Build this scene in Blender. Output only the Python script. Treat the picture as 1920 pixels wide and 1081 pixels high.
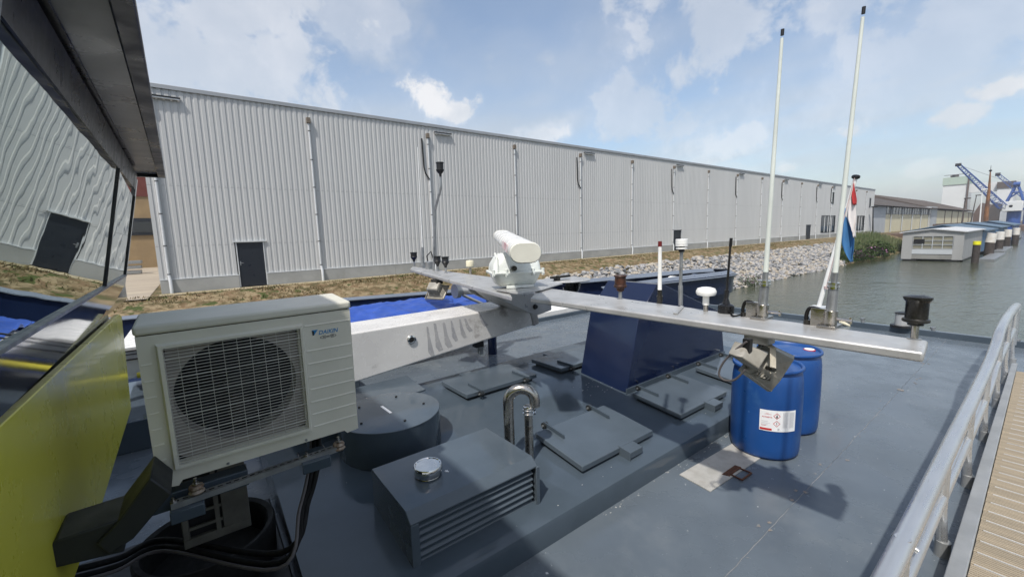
import bpy, bmesh, math, random
from mathutils import Vector, Matrix, Euler, noise
random.seed(7)
R = math.radians
S = bpy.context.scene
for o in list(bpy.data.objects): bpy.data.objects.remove(o)
COL = S.collection

# ------------------------------------------------------------------ camera
F = 780.923
YAW, PIT, ROL = -0.646641561, 1.44163768, -0.0304206471
MC = (Matrix.Rotation(YAW, 3, 'Z') @ Matrix.Rotation(PIT, 3, 'X') @ Matrix.Rotation(ROL, 3, 'Z'))
cd = bpy.data.cameras.new('camera'); cam = bpy.data.objects.new('camera', cd); COL.objects.link(cam)
cd.sensor_width = 36; cd.lens = F / 1920 * 36; cd.clip_start = 0.05; cd.clip_end = 6000
cam.matrix_world = MC.to_4x4(); S.camera = cam

# ------------------------------------------------------------------ light
SUN_EL = R(57); SUN_H = Vector((-.88, -.47)).normalized()
SUND = Vector((SUN_H.x * math.cos(SUN_EL), SUN_H.y * math.cos(SUN_EL), math.sin(SUN_EL)))
sl = bpy.data.lights.new('sun', 'SUN'); sl.energy = 3.7; sl.angle = R(1.3); sl.color = (1, .955, .89)
so = bpy.data.objects.new('sun', sl); COL.objects.link(so)
so.rotation_euler = SUND.to_track_quat('Z', 'Y').to_euler(); so.location = (0, 0, 60)
S.view_settings.view_transform = 'Standard'; S.view_settings.look = 'None'
S.view_settings.exposure = 0.16; S.view_settings.gamma = 1
W = bpy.data.worlds.new('World'); S.world = W; W.use_nodes = True
nt = W.node_tree; nt.nodes.clear()
def N(t, **k):
    n = nt.nodes.new(t)
    for a, b in k.items(): setattr(n, a, b)
    return n
L = nt.links.new
out = N('ShaderNodeOutputWorld'); bg = N('ShaderNodeBackground'); bg.inputs[1].default_value = 0.15
sky = N('ShaderNodeTexSky', sky_type='NISHITA'); sky.sun_disc = False
sky.sun_elevation = SUN_EL; sky.sun_rotation = math.atan2(SUN_H.x, SUN_H.y); sky.altitude = 0
sky.air_density = 1.0; sky.dust_density = 2.0; sky.ozone_density = 1.6
tc = N('ShaderNodeTexCoord')
sep = N('ShaderNodeSeparateXYZ'); L(tc.outputs['Generated'], sep.inputs[0])
def M2(op, a, b=None, c=None):
    n = N('ShaderNodeMath', operation=op)
    for i, x in enumerate((a, b, c)):
        if x is None: continue
        if isinstance(x, (int, float)): n.inputs[i].default_value = x
        else: L(x, n.inputs[i])
    return n.outputs[0]
zc = M2('ADD', M2('MAXIMUM', sep.outputs[2], 0.0), 0.16)
cmb = N('ShaderNodeCombineXYZ'); L(M2('DIVIDE', sep.outputs[0], zc), cmb.inputs[0]); L(M2('DIVIDE', sep.outputs[1], zc), cmb.inputs[1])
def ns(vec, scale, det=6, rough=.55, dist=0.0, off=None, sc=None):
    v = vec
    if off or sc:
        mp = N('ShaderNodeMapping'); L(vec, mp.inputs[0])
        if off: mp.inputs['Location'].default_value = off
        if sc: mp.inputs['Scale'].default_value = sc
        v = mp.outputs[0]
    n = N('ShaderNodeTexNoise'); n.inputs['Scale'].default_value = scale; n.inputs['Detail'].default_value = det
    n.inputs['Roughness'].default_value = rough; n.inputs['Distortion'].default_value = dist
    L(v, n.inputs['Vector']); return n.outputs[0]
def ramp(x, a, b, lo=0., hi=1.):
    n = N('ShaderNodeMapRange', interpolation_type='SMOOTHSTEP'); L(x, n.inputs[0])
    n.inputs[1].default_value = a; n.inputs[2].default_value = b; n.inputs[3].default_value = lo; n.inputs[4].default_value = hi
    return n.outputs[0]
# high thin cloud, veils and streaks
veil = ramp(ns(cmb.outputs[0], 0.85, 5, .5, .35, (1.3, .4, 0), (1, .62, 1)), .36, .68, .06, .66)
wisp = ramp(ns(cmb.outputs[0], 2.1, 7, .6, .25, (7.3, 2.2, 0), (.9, .55, 1)), .44, .72, 0, .62)
dirs = tc.outputs['Generated']
edge = ns(dirs, 9.0, 7, .62, .2)
edge2 = ns(dirs, 3.2, 4, .55, .3, (5, 1, 2))
def dirpx(u, v): return (MC @ Vector((u - 960, 540.5 - v, -F))).normalized()
cum = None
def blob(u, v, rad, flat, gain):
    global cum
    d = dirpx(u, v)
    s = N('ShaderNodeVectorMath', operation='SUBTRACT'); L(dirs, s.inputs[0]); s.inputs[1].default_value = d
    m = N('ShaderNodeVectorMath', operation='MULTIPLY'); L(s.outputs[0], m.inputs[0]); m.inputs[1].default_value = (1, 1, flat)
    ln = N('ShaderNodeVectorMath', operation='LENGTH'); L(m.outputs[0], ln.inputs[0])
    x = M2('DIVIDE', ln.outputs['Value'], rad)
    x = M2('ADD', M2('SUBTRACT', 1.0, x), M2('MULTIPLY', M2('SUBTRACT', edge, .5), 3.4))
    x = M2('MULTIPLY', ramp(x, -.02, .62), gain)
    cum = x if cum is None else M2('MAXIMUM', cum, x)
for b in ((795, 180, .082, 1.35, .85), (860, 205, .06, 1.9, .8), (1010, 252, .09, 2.4, .7), (1265, 135, .075, .9, .6), (1210, 215, .16, 1.7, .5),
          (1350, 275, .10, 2.2, .55), (1590, 250, .042, 1.3, .75), (1880, 165, .050, 1.6, .85), (1800, 215, .060, 2.2, .75), (1475, 315, .045, 2.2, .6),
          (1740, 312, .035, 2, .5), (1860, 308, .06, 2.5, .5), (440, 45, .24, .9, .62), (300, 90, .13, .8, .6), (310, 150, .05, 1.4, .6), (640, 20, .14, 1.3, .5), (1330, 15, .17, 1.1, .55),
          (1800, 30, .26, 1.3, .5), (1640, 120, .2, 1.6, .4), (1250, 330, .3, 5, .35)):
    blob(*b)
mask = M2('MAXIMUM', veil, M2('MULTIPLY', wisp, ramp(edge2, .35, .6)))
hz = ramp(sep.outputs[2], -.02, .16, .42, 0.0)
cl_all = M2('MINIMUM', M2('MAXIMUM', M2('MAXIMUM', mask, cum), hz), .95)
# cloud tone: whiter where dense, greyer undersides
tone = ramp(ns(dirs, 5.5, 6, .6, .1, (1, 2, .03)), .35, .7)
cc = N('ShaderNodeMix', data_type='RGBA'); L(M2('ADD', M2('MULTIPLY', cum, M2('MULTIPLY_ADD', tone, .55, .55)), M2('MULTIPLY', tone, .22)), cc.inputs[0]); cc.inputs[6].default_value = (3.55, 3.85, 4.2, 1); cc.inputs[7].default_value = (6.0, 5.9, 5.85, 1)
mx = N('ShaderNodeMix', data_type='RGBA'); L(cl_all, mx.inputs[0]); skb = N('ShaderNodeMix', data_type='RGBA', blend_type='MULTIPLY'); skb.inputs[0].default_value = 1; L(sky.outputs[0], skb.inputs[6]); skb.inputs[7].default_value = (1.20, 1.16, 1.10, 1); L(skb.outputs[2], mx.inputs[6]); L(cc.outputs[2], mx.inputs[7])
L(mx.outputs[2], bg.inputs[0]); L(bg.outputs[0], out.inputs[0])

# ------------------------------------------------------------------ geometry helpers
def at(u, v, ax, val):
    """the place on the plane ax = val that is seen at photo pixel (u, v)"""
    r = MC @ Vector((u - 960, 540.5 - v, -F)); i = 'xyz'.index(ax)
    return r * (val / r[i])
def V(*a): return Vector(a)
class MB:
    def __init__(s): s.v = []; s.f = []
    def add(s, vs, fs):
        o = len(s.v); s.v += [Vector(x) for x in vs]; s.f += [[i + o for i in f] for f in fs]; return s
    def quad(s, a, b, c, d): return s.add([a, b, c, d], [[0, 1, 2, 3]])
    def poly(s, pts): return s.add(pts, [list(range(len(pts)))])
    def prism(s, pts, ext):
        n = len(pts); ext = Vector(ext); vs = [Vector(p) for p in pts] + [Vector(p) + ext for p in pts]
        fs = [list(range(n))[::-1], list(range(n, 2 * n))] + [[i, (i + 1) % n, (i + 1) % n + n, i + n] for i in range(n)]
        return s.add(vs, fs)
    def box(s, x0, x1, y0, y1, z0, z1): return s.prism([(x0, y0, z0), (x1, y0, z0), (x1, y1, z0), (x0, y1, z0)], (0, 0, z1 - z0))
    def obox(s, c, ex, ey, ez):
        c = Vector(c); ex, ey, ez = Vector(ex), Vector(ey), Vector(ez)
        return s.prism([c - ex - ey - ez, c + ex - ey - ez, c + ex + ey - ez, c - ex + ey - ez], ez * 2)
    def loft(s, rings, cap=True, closed=True):
        o = len(s.v); n = len(rings[0])
        for r in rings: s.v += [Vector(p) for p in r]
        for k in range(len(rings) - 1):
            for i in range(n if closed else n - 1):
                j = (i + 1) % n
                s.f.append([o + k * n + i, o + k * n + j, o + (k + 1) * n + j, o + (k + 1) * n + i])
        if cap and closed:
            s.f.append([o + i for i in range(n)][::-1]); s.f.append([o + (len(rings) - 1) * n + i for i in range(n)])
        return s
    def ring(s, c, ax, r, n, ref=None):
        ax = Vector(ax).normalized(); ref = Vector(ref) if ref else (Vector((0, 0, 1)) if abs(ax.z) < .9 else Vector((1, 0, 0)))
        a = ax.cross(ref).normalized(); b = ax.cross(a)
        return [Vector(c) + a * (math.cos(2 * math.pi * i / n) * r) + b * (math.sin(2 * math.pi * i / n) * r) for i in range(n)]
    def cyl(s, p0, p1, r0, r1=None, n=14):
        r1 = r0 if r1 is None else r1; ax = Vector(p1) - Vector(p0)
        return s.loft([s.ring(p0, ax, r0, n), s.ring(p1, ax, r1, n)])
    def tube(s, pts, r, n=10, rs=None):
        pts = [Vector(p) for p in pts]; rings = []; ref = None
        for i, p in enumerate(pts):
            t = (pts[min(i + 1, len(pts) - 1)] - pts[max(i - 1, 0)]).normalized()
            if ref is None: ref = (Vector((0, 0, 1)) if abs(t.z) < .9 else Vector((1, 0, 0)))
            a = (ref - t * ref.dot(t)).normalized(); b = t.cross(a); ref = a
            rr = rs[i] if rs else r
            rings.append([p + a * (math.cos(2 * math.pi * k / n) * rr) + b * (math.sin(2 * math.pi * k / n) * rr) for k in range(n)])
        return s.loft(rings)
    def lathe(s, prof, c, ax=(0, 0, 1), n=24):
        """prof: list of (radius, height along ax)"""
        ax = Vector(ax).normalized(); c = Vector(c)
        return s.loft([s.ring(c + ax * h, ax, max(r, 1e-4), n) for r, h in prof])
    def wall(s, poly_xz, y0, y1): return s.prism([(x, y0, z) for x, z in poly_xz], (0, y1 - y0, 0))
def spline(pts, k=8):
    pts = [Vector(p) for p in pts]; o = []
    for i in range(len(pts) - 1):
        p0 = pts[max(i - 1, 0)]; p1 = pts[i]; p2 = pts[i + 1]; p3 = pts[min(i + 2, len(pts) - 1)]
        for j in range(k):
            t = j / k; o.append(.5 * ((2 * p1) + (p2 - p0) * t + (2 * p0 - 5 * p1 + 4 * p2 - p3) * t * t + (3 * p1 - p0 - 3 * p2 + p3) * t ** 3))
    o.append(pts[-1]); return o
def build(name, mb, mat, parent=None, bevel=0, smooth=38, local=False, recalc=True, loc=None, label=None, segs=2):
    me = bpy.data.meshes.new(name); o = bpy.data.objects.new(name, me); COL.objects.link(o)
    org = Vector((0, 0, 0))
    if not local:
        if parent is not None: org = parent.matrix_world.translation if parent.parent is None else parent.parent.matrix_world.translation
        elif loc is not None: org = Vector(loc)
        else:
            xs = [p.x for p in mb.v]; ys = [p.y for p in mb.v]; zs = [p.z for p in mb.v]
            org = Vector(((min(xs) + max(xs)) / 2, (min(ys) + max(ys)) / 2, min(zs)))
    me.from_pydata([p - org for p in mb.v], [], mb.f); me.update()
    if recalc:
        b = bmesh.new(); b.from_mesh(me); bmesh.ops.recalc_face_normals(b, faces=b.faces); b.to_mesh(me); b.free()
    if smooth:
        me.polygons.foreach_set('use_smooth', [True] * len(me.polygons)); me.set_sharp_from_angle(angle=R(smooth))
    if mat:
        for m in (mat if isinstance(mat, (list, tuple)) else [mat]): me.materials.append(m)
    if parent is not None: o.parent = parent
    elif not local or loc is not None: o.location = org
    if bevel:
        m = o.modifiers.new('bevel', 'BEVEL'); m.width = bevel; m.segments = segs; m.limit_method = 'ANGLE'; m.angle_limit = R(40); m.harden_normals = False
    if label: o['label'] = label
    bpy.context.view_layer.update() if parent is None else None
    return o
def thing(name, label, cat, loc, group=None, rot=None):
    o = bpy.data.objects.new(name, None); COL.objects.link(o); o.empty_display_size = .1
    o.location = loc
    if rot: o.rotation_euler = rot
    o['label'] = label; o['category'] = cat
    if group: o['group'] = group
    o.matrix_world = Matrix.LocRotScale(Vector(loc), Euler(rot) if rot else Euler((0, 0, 0)), None)
    bpy.context.view_layer.update()
    return o
def tag(o, label, cat, group=None, kind=None):
    if kind: o['kind'] = kind
    if label: o['label'] = label
    if cat: o['category'] = cat
    if group: o['group'] = group
    return o
def struct(name, mb, mat, **k):
    o = build(name, mb, mat, **k); o['kind'] = 'structure'; return o

# ------------------------------------------------------------------ materials
def mat(name, col, rough=.5, metal=0., col2=None, scale=3., amt=.5, bump=0., bscale=40., rvar=.12, spec=.5, coat=0., det=6, stretch=None,
        speck=None, speck_t=.74, speck_s=25., grime=None, grime_t=(.5, .75), grime_s=1.3, trans=0., ior=1.45, coatr=.05):
    m = bpy.data.materials.new(name); m.use_nodes = True; t = m.node_tree; p = t.nodes['Principled BSDF']
    l = t.links.new
    p.inputs['Roughness'].default_value = rough; p.inputs['Metallic'].default_value = metal
    p.inputs['Specular IOR Level'].default_value = spec; p.inputs['Coat Weight'].default_value = coat; p.inputs['Coat Roughness'].default_value = coatr
    p.inputs['Transmission Weight'].default_value = trans; p.inputs['IOR'].default_value = ior
    tcn = t.nodes.new('ShaderNodeTexCoord'); geo = t.nodes.new('ShaderNodeNewGeometry')
    vec = geo.outputs['Position']
    if stretch:
        mp = t.nodes.new('ShaderNodeMapping'); mp.inputs['Scale'].default_value = stretch; l(vec, mp.inputs[0]); vec = mp.outputs[0]
    def nz(sc, d=det, r=.6):
        n = t.nodes.new('ShaderNodeTexNoise'); n.inputs['Scale'].default_value = sc; n.inputs['Detail'].default_value = d; n.inputs['Roughness'].default_value = r
        l(vec, n.inputs['Vector']); return n.outputs[0]
    def mr(x, a, b, c=0., d=1.):
        n = t.nodes.new('ShaderNodeMapRange'); n.interpolation_type = 'SMOOTHSTEP'; l(x, n.inputs[0])
        for i, q in enumerate((a, b, c, d)): n.inputs[i + 1].default_value = q
        return n.outputs[0]
    def mixc(f, a, b):
        n = t.nodes.new('ShaderNodeMix'); n.data_type = 'RGBA'; l(f, n.inputs[0])
        for i, q in ((6, a), (7, b)):
            if isinstance(q, tuple): n.inputs[i].default_value = (*q[:3], 1)
            else: l(q, n.inputs[i])
        return n.outputs[2]
    c = (*col, 1)
    n1 = nz(scale)
    if col2 is None: col2 = tuple(x * .82 for x in col)
    cur = mixc(mr(n1, .5 - .25 / max(amt, .01) * .5, .5 + .25 / max(amt, .01) * .5), tuple(col), tuple(col2))
    if grime: cur = mixc(mr(nz(grime_s, 8, .65), *grime_t), cur, tuple(grime))
    if speck: cur = mixc(mr(nz(speck_s, 3, .5), speck_t, speck_t + .03), cur, tuple(speck))
    l(cur, p.inputs['Base Color'])
    if rvar: l(mr(nz(scale * 1.7 + .3), .3, .7, max(rough - rvar, .02), min(rough + rvar, 1)), p.inputs['Roughness'])
    if bump:
        b = t.nodes.new('ShaderNodeBump'); b.inputs['Strength'].default_value = 1; b.inputs['Distance'].default_value = bump
        l(nz(bscale, 4), b.inputs['Height']); l(b.outputs[0], p.inputs['Normal'])
    return m
m_deck = mat('deck_paint', (.108, .131, .153), .26, 0, (.088, .108, .128), 1.6, .6, .0012, 5., .12, .5, speck=(.45, .47, .48), speck_t=.735, speck_s=24, grime=(.132, .152, .168), grime_t=(.52, .72), grime_s=.9)
m_casing = mat('casing_paint', (.064, .084, .106), .13, 0, (.052, .070, .088), 1.9, .6, .0012, 3.5, .08, .5, speck=(.4, .42, .43), speck_t=.79, speck_s=26)
m_hatch = mat('hatch_paint', (.080, .102, .124), .15, 0, (.066, .085, .104), 2.2, .6, .0008, 6, .1, .5, speck=(.3, .33, .35), speck_t=.80)
m_darkslate = mat('dark_slate_paint', (.020, .023, .024), .5, 0, (.013, .015, .016), 2, .6)
m_navy = mat('navy_paint', (.0095, .018, .052), .16, 0, (.007, .013, .040), 1.5, .5, .0012, 2.5, .06, .5)
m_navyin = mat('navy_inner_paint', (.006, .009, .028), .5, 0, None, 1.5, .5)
m_alu = mat('painted_aluminium', (.60, .60, .585), .34, .15, (.50, .50, .49), 2.5, .7, .0006, 30, .12, grime=(.36, .34, .31), grime_t=(.60, .78), grime_s=4)
m_beam = mat('beam_metal', (.52, .52, .51), .38, .45, (.42, .42, .41), 3.5, .7, .0004, 40, .12, grime=(.30, .27, .23), grime_t=(.62, .8), grime_s=7)
m_mast = mat('mast_metal', (.72, .71, .685), .28, .12, (.64, .63, .61), 1.8, .6, .0010, 4, .1, grime=(.36, .34, .32), grime_t=(.60, .72), grime_s=2.6)
m_inox = mat('stainless_steel', (.50, .47, .43), .24, 1., (.40, .37, .33), 9, .7, .0003, 60, .08, grime=(.22, .18, .13), grime_t=(.58, .78), grime_s=12)
m_chrome = mat('polished_steel', (.75, .74, .72), .08, 1., None, 9, .5, .0002, 30, .04)
m_galv = mat('galvanised_steel', (.36, .37, .375), .42, .75, (.27, .28, .285), 14, .8, .0003, 90, .12)
m_rail = mat('rail_aluminium', (.60, .61, .615), .30, .75, (.52, .53, .535), 2, .5, 0, 30, .06, stretch=(1, 5, 5), grime=(.36, .34, .32), grime_t=(.66, .78), grime_s=3)
m_curb = mat('kerb_aluminium', (.40, .41, .41), .42, .5, (.33, .34, .34), 4, .7, .0003, 60, .1)
m_black = mat('black_plastic', (.012, .012, .013), .42, 0, None, 6, .5, .0004, 60, .1)
m_blackshine = mat('black_gloss', (.010, .010, .011), .22, 0, None, 6, .5)
m_rustblk = mat('rusty_black_metal', (.030, .014, .010), .5, .2, (.075, .028, .014), 26, .8, .0008, 60, .1)
m_lampgrey = mat('weathered_black_metal', (.016, .016, .014), .28, .2, (.030, .028, .024), 14, .8, .0005, 60, .1)
m_white = mat('white_gelcoat', (.80, .80, .77), .26, 0, (.72, .72, .69), 5, .6, 0, 10, .08)
m_wht_dirty = mat('aged_white_paint', (.70, .735, .70), .34, 0, (.60, .62, .58), 6, .7, .0006, 30, .1, grime=(.42, .32, .20), grime_t=(.66, .80), grime_s=11)
m_cream = mat('cream_plastic', (.66, .62, .46), .4, 0, None, 6, .5)
m_ac = mat('ac_ivory_paint', (.69, .67, .575), .40, 0, (.63, .61, .52), 3, .6, .0006, 25, .08, grime=(.36, .34, .24), grime_t=(.62, .82), grime_s=3)
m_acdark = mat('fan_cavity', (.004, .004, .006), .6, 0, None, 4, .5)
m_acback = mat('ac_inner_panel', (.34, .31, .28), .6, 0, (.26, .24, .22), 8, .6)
m_wire = mat('grille_wire', (.58, .57, .52), .4, 0, None, 8, .5)
m_blueink = mat('logo_blue', (.02, .22, .50), .5, 0, None, 4, .1, rvar=0)
m_blkink = mat('ink_black', (.02, .02, .02), .5, 0, None, 4, .1, rvar=0)
m_redink = mat('ink_red', (.55, .03, .03), .5, 0, None, 4, .1, rvar=0)
m_greyink = mat('ink_grey', (.52, .53, .55), .5, 0, None, 4, .1, rvar=0)
m_paper = mat('label_paper', (.80, .81, .82), .45, 0, (.74, .75, .76), 8, .4)
m_drum = mat('blue_plastic', (.012, .068, .245), .36, 0, (.010, .056, .205), 2.5, .6, .0010, 7, .09, .5, speck=(.06, .14, .32), speck_t=.72, speck_s=19, grime=(.022, .080, .235), grime_t=(.55, .72), grime_s=5)
m_tarp = mat('blue_tarpaulin', (.032, .085, .37), .45, 0, (.026, .07, .30), 4, .7, .008, 5, .08)
m_yellow = mat('lime_paint', (.66, .615, .075), .28, 0, (.60, .56, .065), 1.2, .5, .0004, 2., .05, coat=.2)
m_trimgrey = mat('dark_grey_gloss', (.075, .078, .090), .09, 0, (.06, .062, .072), 2, .5, .0008, 2., .03, .9, coat=.8)
m_rooflow = mat('roof_soffit_steel', (.24, .24, .228), .30, .35, (.19, .19, .18), 1.0, .7, .0004, 8, .08, grime=(.13, .13, .125), grime_t=(.5, .78), grime_s=1.3)
m_roofdark = mat('roof_dark_trim', (.022, .022, .024), .35, 0, None, 3, .5)
m_cladding = mat('grey_steel_cladding', (.505, .512, .508), .5, 0, (.465, .472, .47), 1.0, .5, 0, 10, .06, stretch=(.55, 1, .10), grime=(.44, .446, .445), grime_t=(.55, .75), grime_s=2.2)
m_trim = mat('roof_trim_metal', (.36, .38, .40), .45, .2, None, 1, .4)
m_pvc = mat('downpipe_metal', (.60, .62, .63), .4, .1, (.52, .54, .55), 2, .5)
m_clamp = mat('pipe_clamp_grey', (.16, .165, .17), .5, .3, None, 2, .5)
m_plinth = mat('concrete_plinth', (.33, .335, .325), .85, 0, (.27, .275, .265), .8, .7, .002, 12, .05, grime=(.22, .22, .20), grime_t=(.55, .75), grime_s=.6)
m_door = mat('anthracite_door', (.016, .020, .028), .38, 0, None, 2, .4)
m_glassd = mat('dark_window_glass', (.02, .025, .03), .08, 0, None, 2, .4, rvar=0, spec=.8)
m_rust = mat('rusted_steel', (.10, .040, .020), .85, 0, (.055, .024, .014), 30, .8, .001, 80, .05)
m_ply = mat('worn_metal_plate', (.33, .32, .29), .55, .1, (.41, .40, .37), 7, .8, .0008, 30, .12, grime=(.26, .20, .14), grime_t=(.60, .8), grime_s=10)
m_wood = mat('gangway_boards', (.36, .305, .225), .7, 0, (.28, .24, .18), 2.5, .8, .0, 60, .1, stretch=(7, .25, 1), grime=(.25, .21, .16), grime_t=(.55, .85), grime_s=1.5)
m_hose = mat('black_rubber', (.008, .008, .008), .7, 0, None, 9, .5, spec=.25)
m_hosegrey = mat('grey_cable', (.10, .09, .09), .5, 0, None, 9, .5)

# ------------------------------------------------------------------ water, land
WZ = -5.2
def water_mat():
    m = bpy.data.materials.new('harbour_water'); m.use_nodes = True; t = m.node_tree; p = t.nodes['Principled BSDF']; l = t.links.new
    p.inputs['Base Color'].default_value = (.046, .054, .032, 1); p.inputs['Roughness'].default_value = .09; p.inputs['IOR'].default_value = 1.33
    g = t.nodes.new('ShaderNodeNewGeometry'); hs = None
    for sc, st, a in ((.9, (1, 1.7, 1), .055), (3.1, (1, 1.6, 1), .026), (9.5, (1, 1.3, 1), .007), (.16, (1, 1, 1), .10)):
        mp = t.nodes.new('ShaderNodeMapping'); mp.inputs['Scale'].default_value = st; mp.inputs['Rotation'].default_value = (0, 0, .5); l(g.outputs['Position'], mp.inputs[0])
        n = t.nodes.new('ShaderNodeTexNoise'); n.inputs['Scale'].default_value = sc; n.inputs['Detail'].default_value = 3; n.inputs['Distortion'].default_value = .6; l(mp.outputs[0], n.inputs['Vector'])
        k = t.nodes.new('ShaderNodeMath'); k.operation = 'MULTIPLY'; l(n.outputs[0], k.inputs[0]); k.inputs[1].default_value = a
        if hs is None: hs = k.outputs[0]
        else:
            ad = t.nodes.new('ShaderNodeMath'); ad.operation = 'ADD'; l(hs, ad.inputs[0]); l(k.outputs[0], ad.inputs[1]); hs = ad.outputs[0]
    b = t.nodes.new('ShaderNodeBump'); b.inputs['Strength'].default_value = 1.0; b.inputs['Distance'].default_value = 1.0; l(hs, b.inputs['Height']); l(b.outputs[0], p.inputs['Normal'])
    return m
struct('water', MB().quad((-3000, -3000, WZ), (4000, -3000, WZ), (4000, 3000, WZ), (-3000, 3000, WZ)), water_mat(), recalc=False)
m_grass = mat('dry_grass', (.150, .102, .058), .95, 0, (.070, .062, .028), 1.1, 1., .05, 6, .0, .2, grime=(.24, .19, .115), grime_t=(.42, .62), grime_s=2.6, speck=(.055, .07, .022), speck_t=.60, speck_s=1.7)
m_sandy = mat('sandy_verge', (.34, .29, .20), .95, 0, (.22, .19, .11), 1.5, 1., .01, 20, .0, .2)
m_conc = mat('yard_concrete', (.36, .31, .24), .9, 0, (.29, .25, .20), .5, .9, .004, 10, .05, grime=(.22, .19, .14), grime_t=(.55, .7), grime_s=1.1, stretch=(.35, 1.8, 1))
# bank: flat top, slope down to the water, one sheet following the quay
prof = [(400, -2.42), (60, -2.42), (26, -2.42), (25.2, -2.44), (24.3, -2.56), (23.2, -2.84), (22.2, -3.22), (20.4, -3.92), (18.6, -4.58), (17.0, -5.2), (15.6, -5.8), (14.5, -6.4)]
mb = MB(); xs = [-400, -200, -100, -60, -40, -30] + [-24 + i * 1.0 for i in range(140)] + [125, 140, 160, 200, 260, 340, 450, 600, 900]
prof2 = []
for a, b in zip(prof, prof[1:]):
    k = 6 if a[0] < 26.1 else 1
    for j in range(k): prof2.append((a[0] + (b[0] - a[0]) * j / k, a[1] + (b[1] - a[1]) * j / k))
prof2.append(prof[-1])
for x in xs:
    for y, z in prof2:
        h = 0
        if y < 25.4 and y > 17.2: h = (noise.noise(Vector((x * .7, y * .9, 0))) * .11 + noise.noise(Vector((x * .23, y * .4, 4))) * .12)
        yy = y + (noise.noise(Vector((x * .25, 0, 9))) * .35 if y < 20 else 0)
        mb.v.append(Vector((x, yy, z + h)))
n = len(prof2)
for i in range(len(xs) - 1):
    for j in range(n - 1): mb.f.append([i * n + j, i * n + j + 1, (i + 1) * n + j + 1, (i + 1) * n + j])
struct('embankment', mb, m_grass)
struct('concrete_yard', MB().add([(-90, 26.0, -2.40), (-1.9, 24.9, -2.40), (-1.9, 26.7, -2.40), (-1.9, 90, -2.40), (-90, 90, -2.40)], [[0, 1, 2, 3, 4]]), m_conc)
struct('gravel_verge', MB().quad((-1.6, 25.55, -2.395), (124, 25.5, -2.395), (124, 26.6, -2.395), (-1.6, 26.6, -2.395)), m_sandy)
# tufts of dry grass
mb = MB()
for i in range(15000):
    x = random.uniform(-12, 75) if i % 3 else random.uniform(-12, 25); y = random.uniform(22.0, 25.9)
    zz = -2.42 if y > 25.2 else -2.42 - (25.2 - y) ** 1.35 * .2
    h = random.uniform(.04, .13) * (1.3 if noise.noise(Vector((x * .4, y * .6, 3))) > .1 else .8); a = random.uniform(0, 6.28); w = .02 + random.random() * .03
    lx, ly = random.uniform(-.08, .08), random.uniform(-.1, .04)
    mb.add([(x - w * math.cos(a), y - w * math.sin(a), zz - .03), (x + w * math.cos(a), y + w * math.sin(a), zz - .03), (x + lx, y + ly, zz + h)], [[0, 1, 2]])
tag(build('grass_tufts', mb, mat('grass_blades', (.20, .145, .078), .9, 0, (.12, .12, .05), 1.2, 1., spec=.1), smooth=0, recalc=False, loc=(0, 24, -3)), 'dry brown grass along the top of the bank below the warehouse', None, kind='stuff')
# riprap
ICO = None
b = bmesh.new(); bmesh.ops.create_icosphere(b, subdivisions=1, radius=1); IV = [v.co.copy() for v in b.verts]; IF = [[v.index for v in f.verts] for f in b.faces]; b.free()
def bank_z(y):
    for (y1, z1), (y0, z0) in zip(prof, prof[1:]):
        if y0 <= y <= y1: return z0 + (z1 - z0) * (y - y0) / max(y1 - y0, 1e-6)
    return -6
def rock(mb, p, s, fl=.62):
    rot = Euler((random.uniform(-.5, .5), random.uniform(-.5, .5), random.uniform(0, 6.28))).to_matrix()
    sx, sy, sz = s * random.uniform(.8, 1.35), s * random.uniform(.6, 1.), s * fl * random.uniform(.7, 1.1)
    mb.add([Vector(p) + rot @ Vector((v.x * sx * random.uniform(.72, 1.15), v.y * sy * random.uniform(.72, 1.15), v.z * sz * random.uniform(.75, 1.1))) for v in IV], IF)
mbs = [MB(), MB(), MB()]
k = 0
for i in range(11800):
    x = random.uniform(4, 86)
    y = random.uniform(16.6, 22.6)
    lim = 20.9 + 1.5 * min(max((x - 10) / 14, 0), 1) + noise.noise(Vector((x * .3, 1, 1))) * .5
    if y > lim or (x > 67 + noise.noise(Vector((x, y, 0))) * 3 + (y - 17) * 3.0): continue
    if x < 14 and y < 18: continue
    s = random.uniform(.12, .26) if random.random() < .75 else random.uniform(.22, .36)
    rock(mbs[i % 3], (x, y, bank_z(y) + random.uniform(.0, .22)), s)
rk = [mat('riprap_pale', (.36, .355, .345), .85, 0, (.21, .21, .215), 3, .9, .01, 9), mat('riprap_grey', (.21, .215, .225), .85, 0, (.13, .135, .14), 3, .9, .01, 9), mat('riprap_tan', (.33, .285, .22), .85, 0, (.36, .34, .31), 3, .9, .01, 9)]
rm = MB(); idx = []
for q, mm in enumerate(mbs): idx += [q] * len(mm.f); rm.add(mm.v, mm.f)
ro = build('riprap', rm, rk, smooth=0, recalc=False, loc=(35, 19, -5)); ro.data.polygons.foreach_set('material_index', idx)
tag(ro, 'pale broken stones heaped along the water edge below the dry grass', None, kind='stuff')

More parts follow.
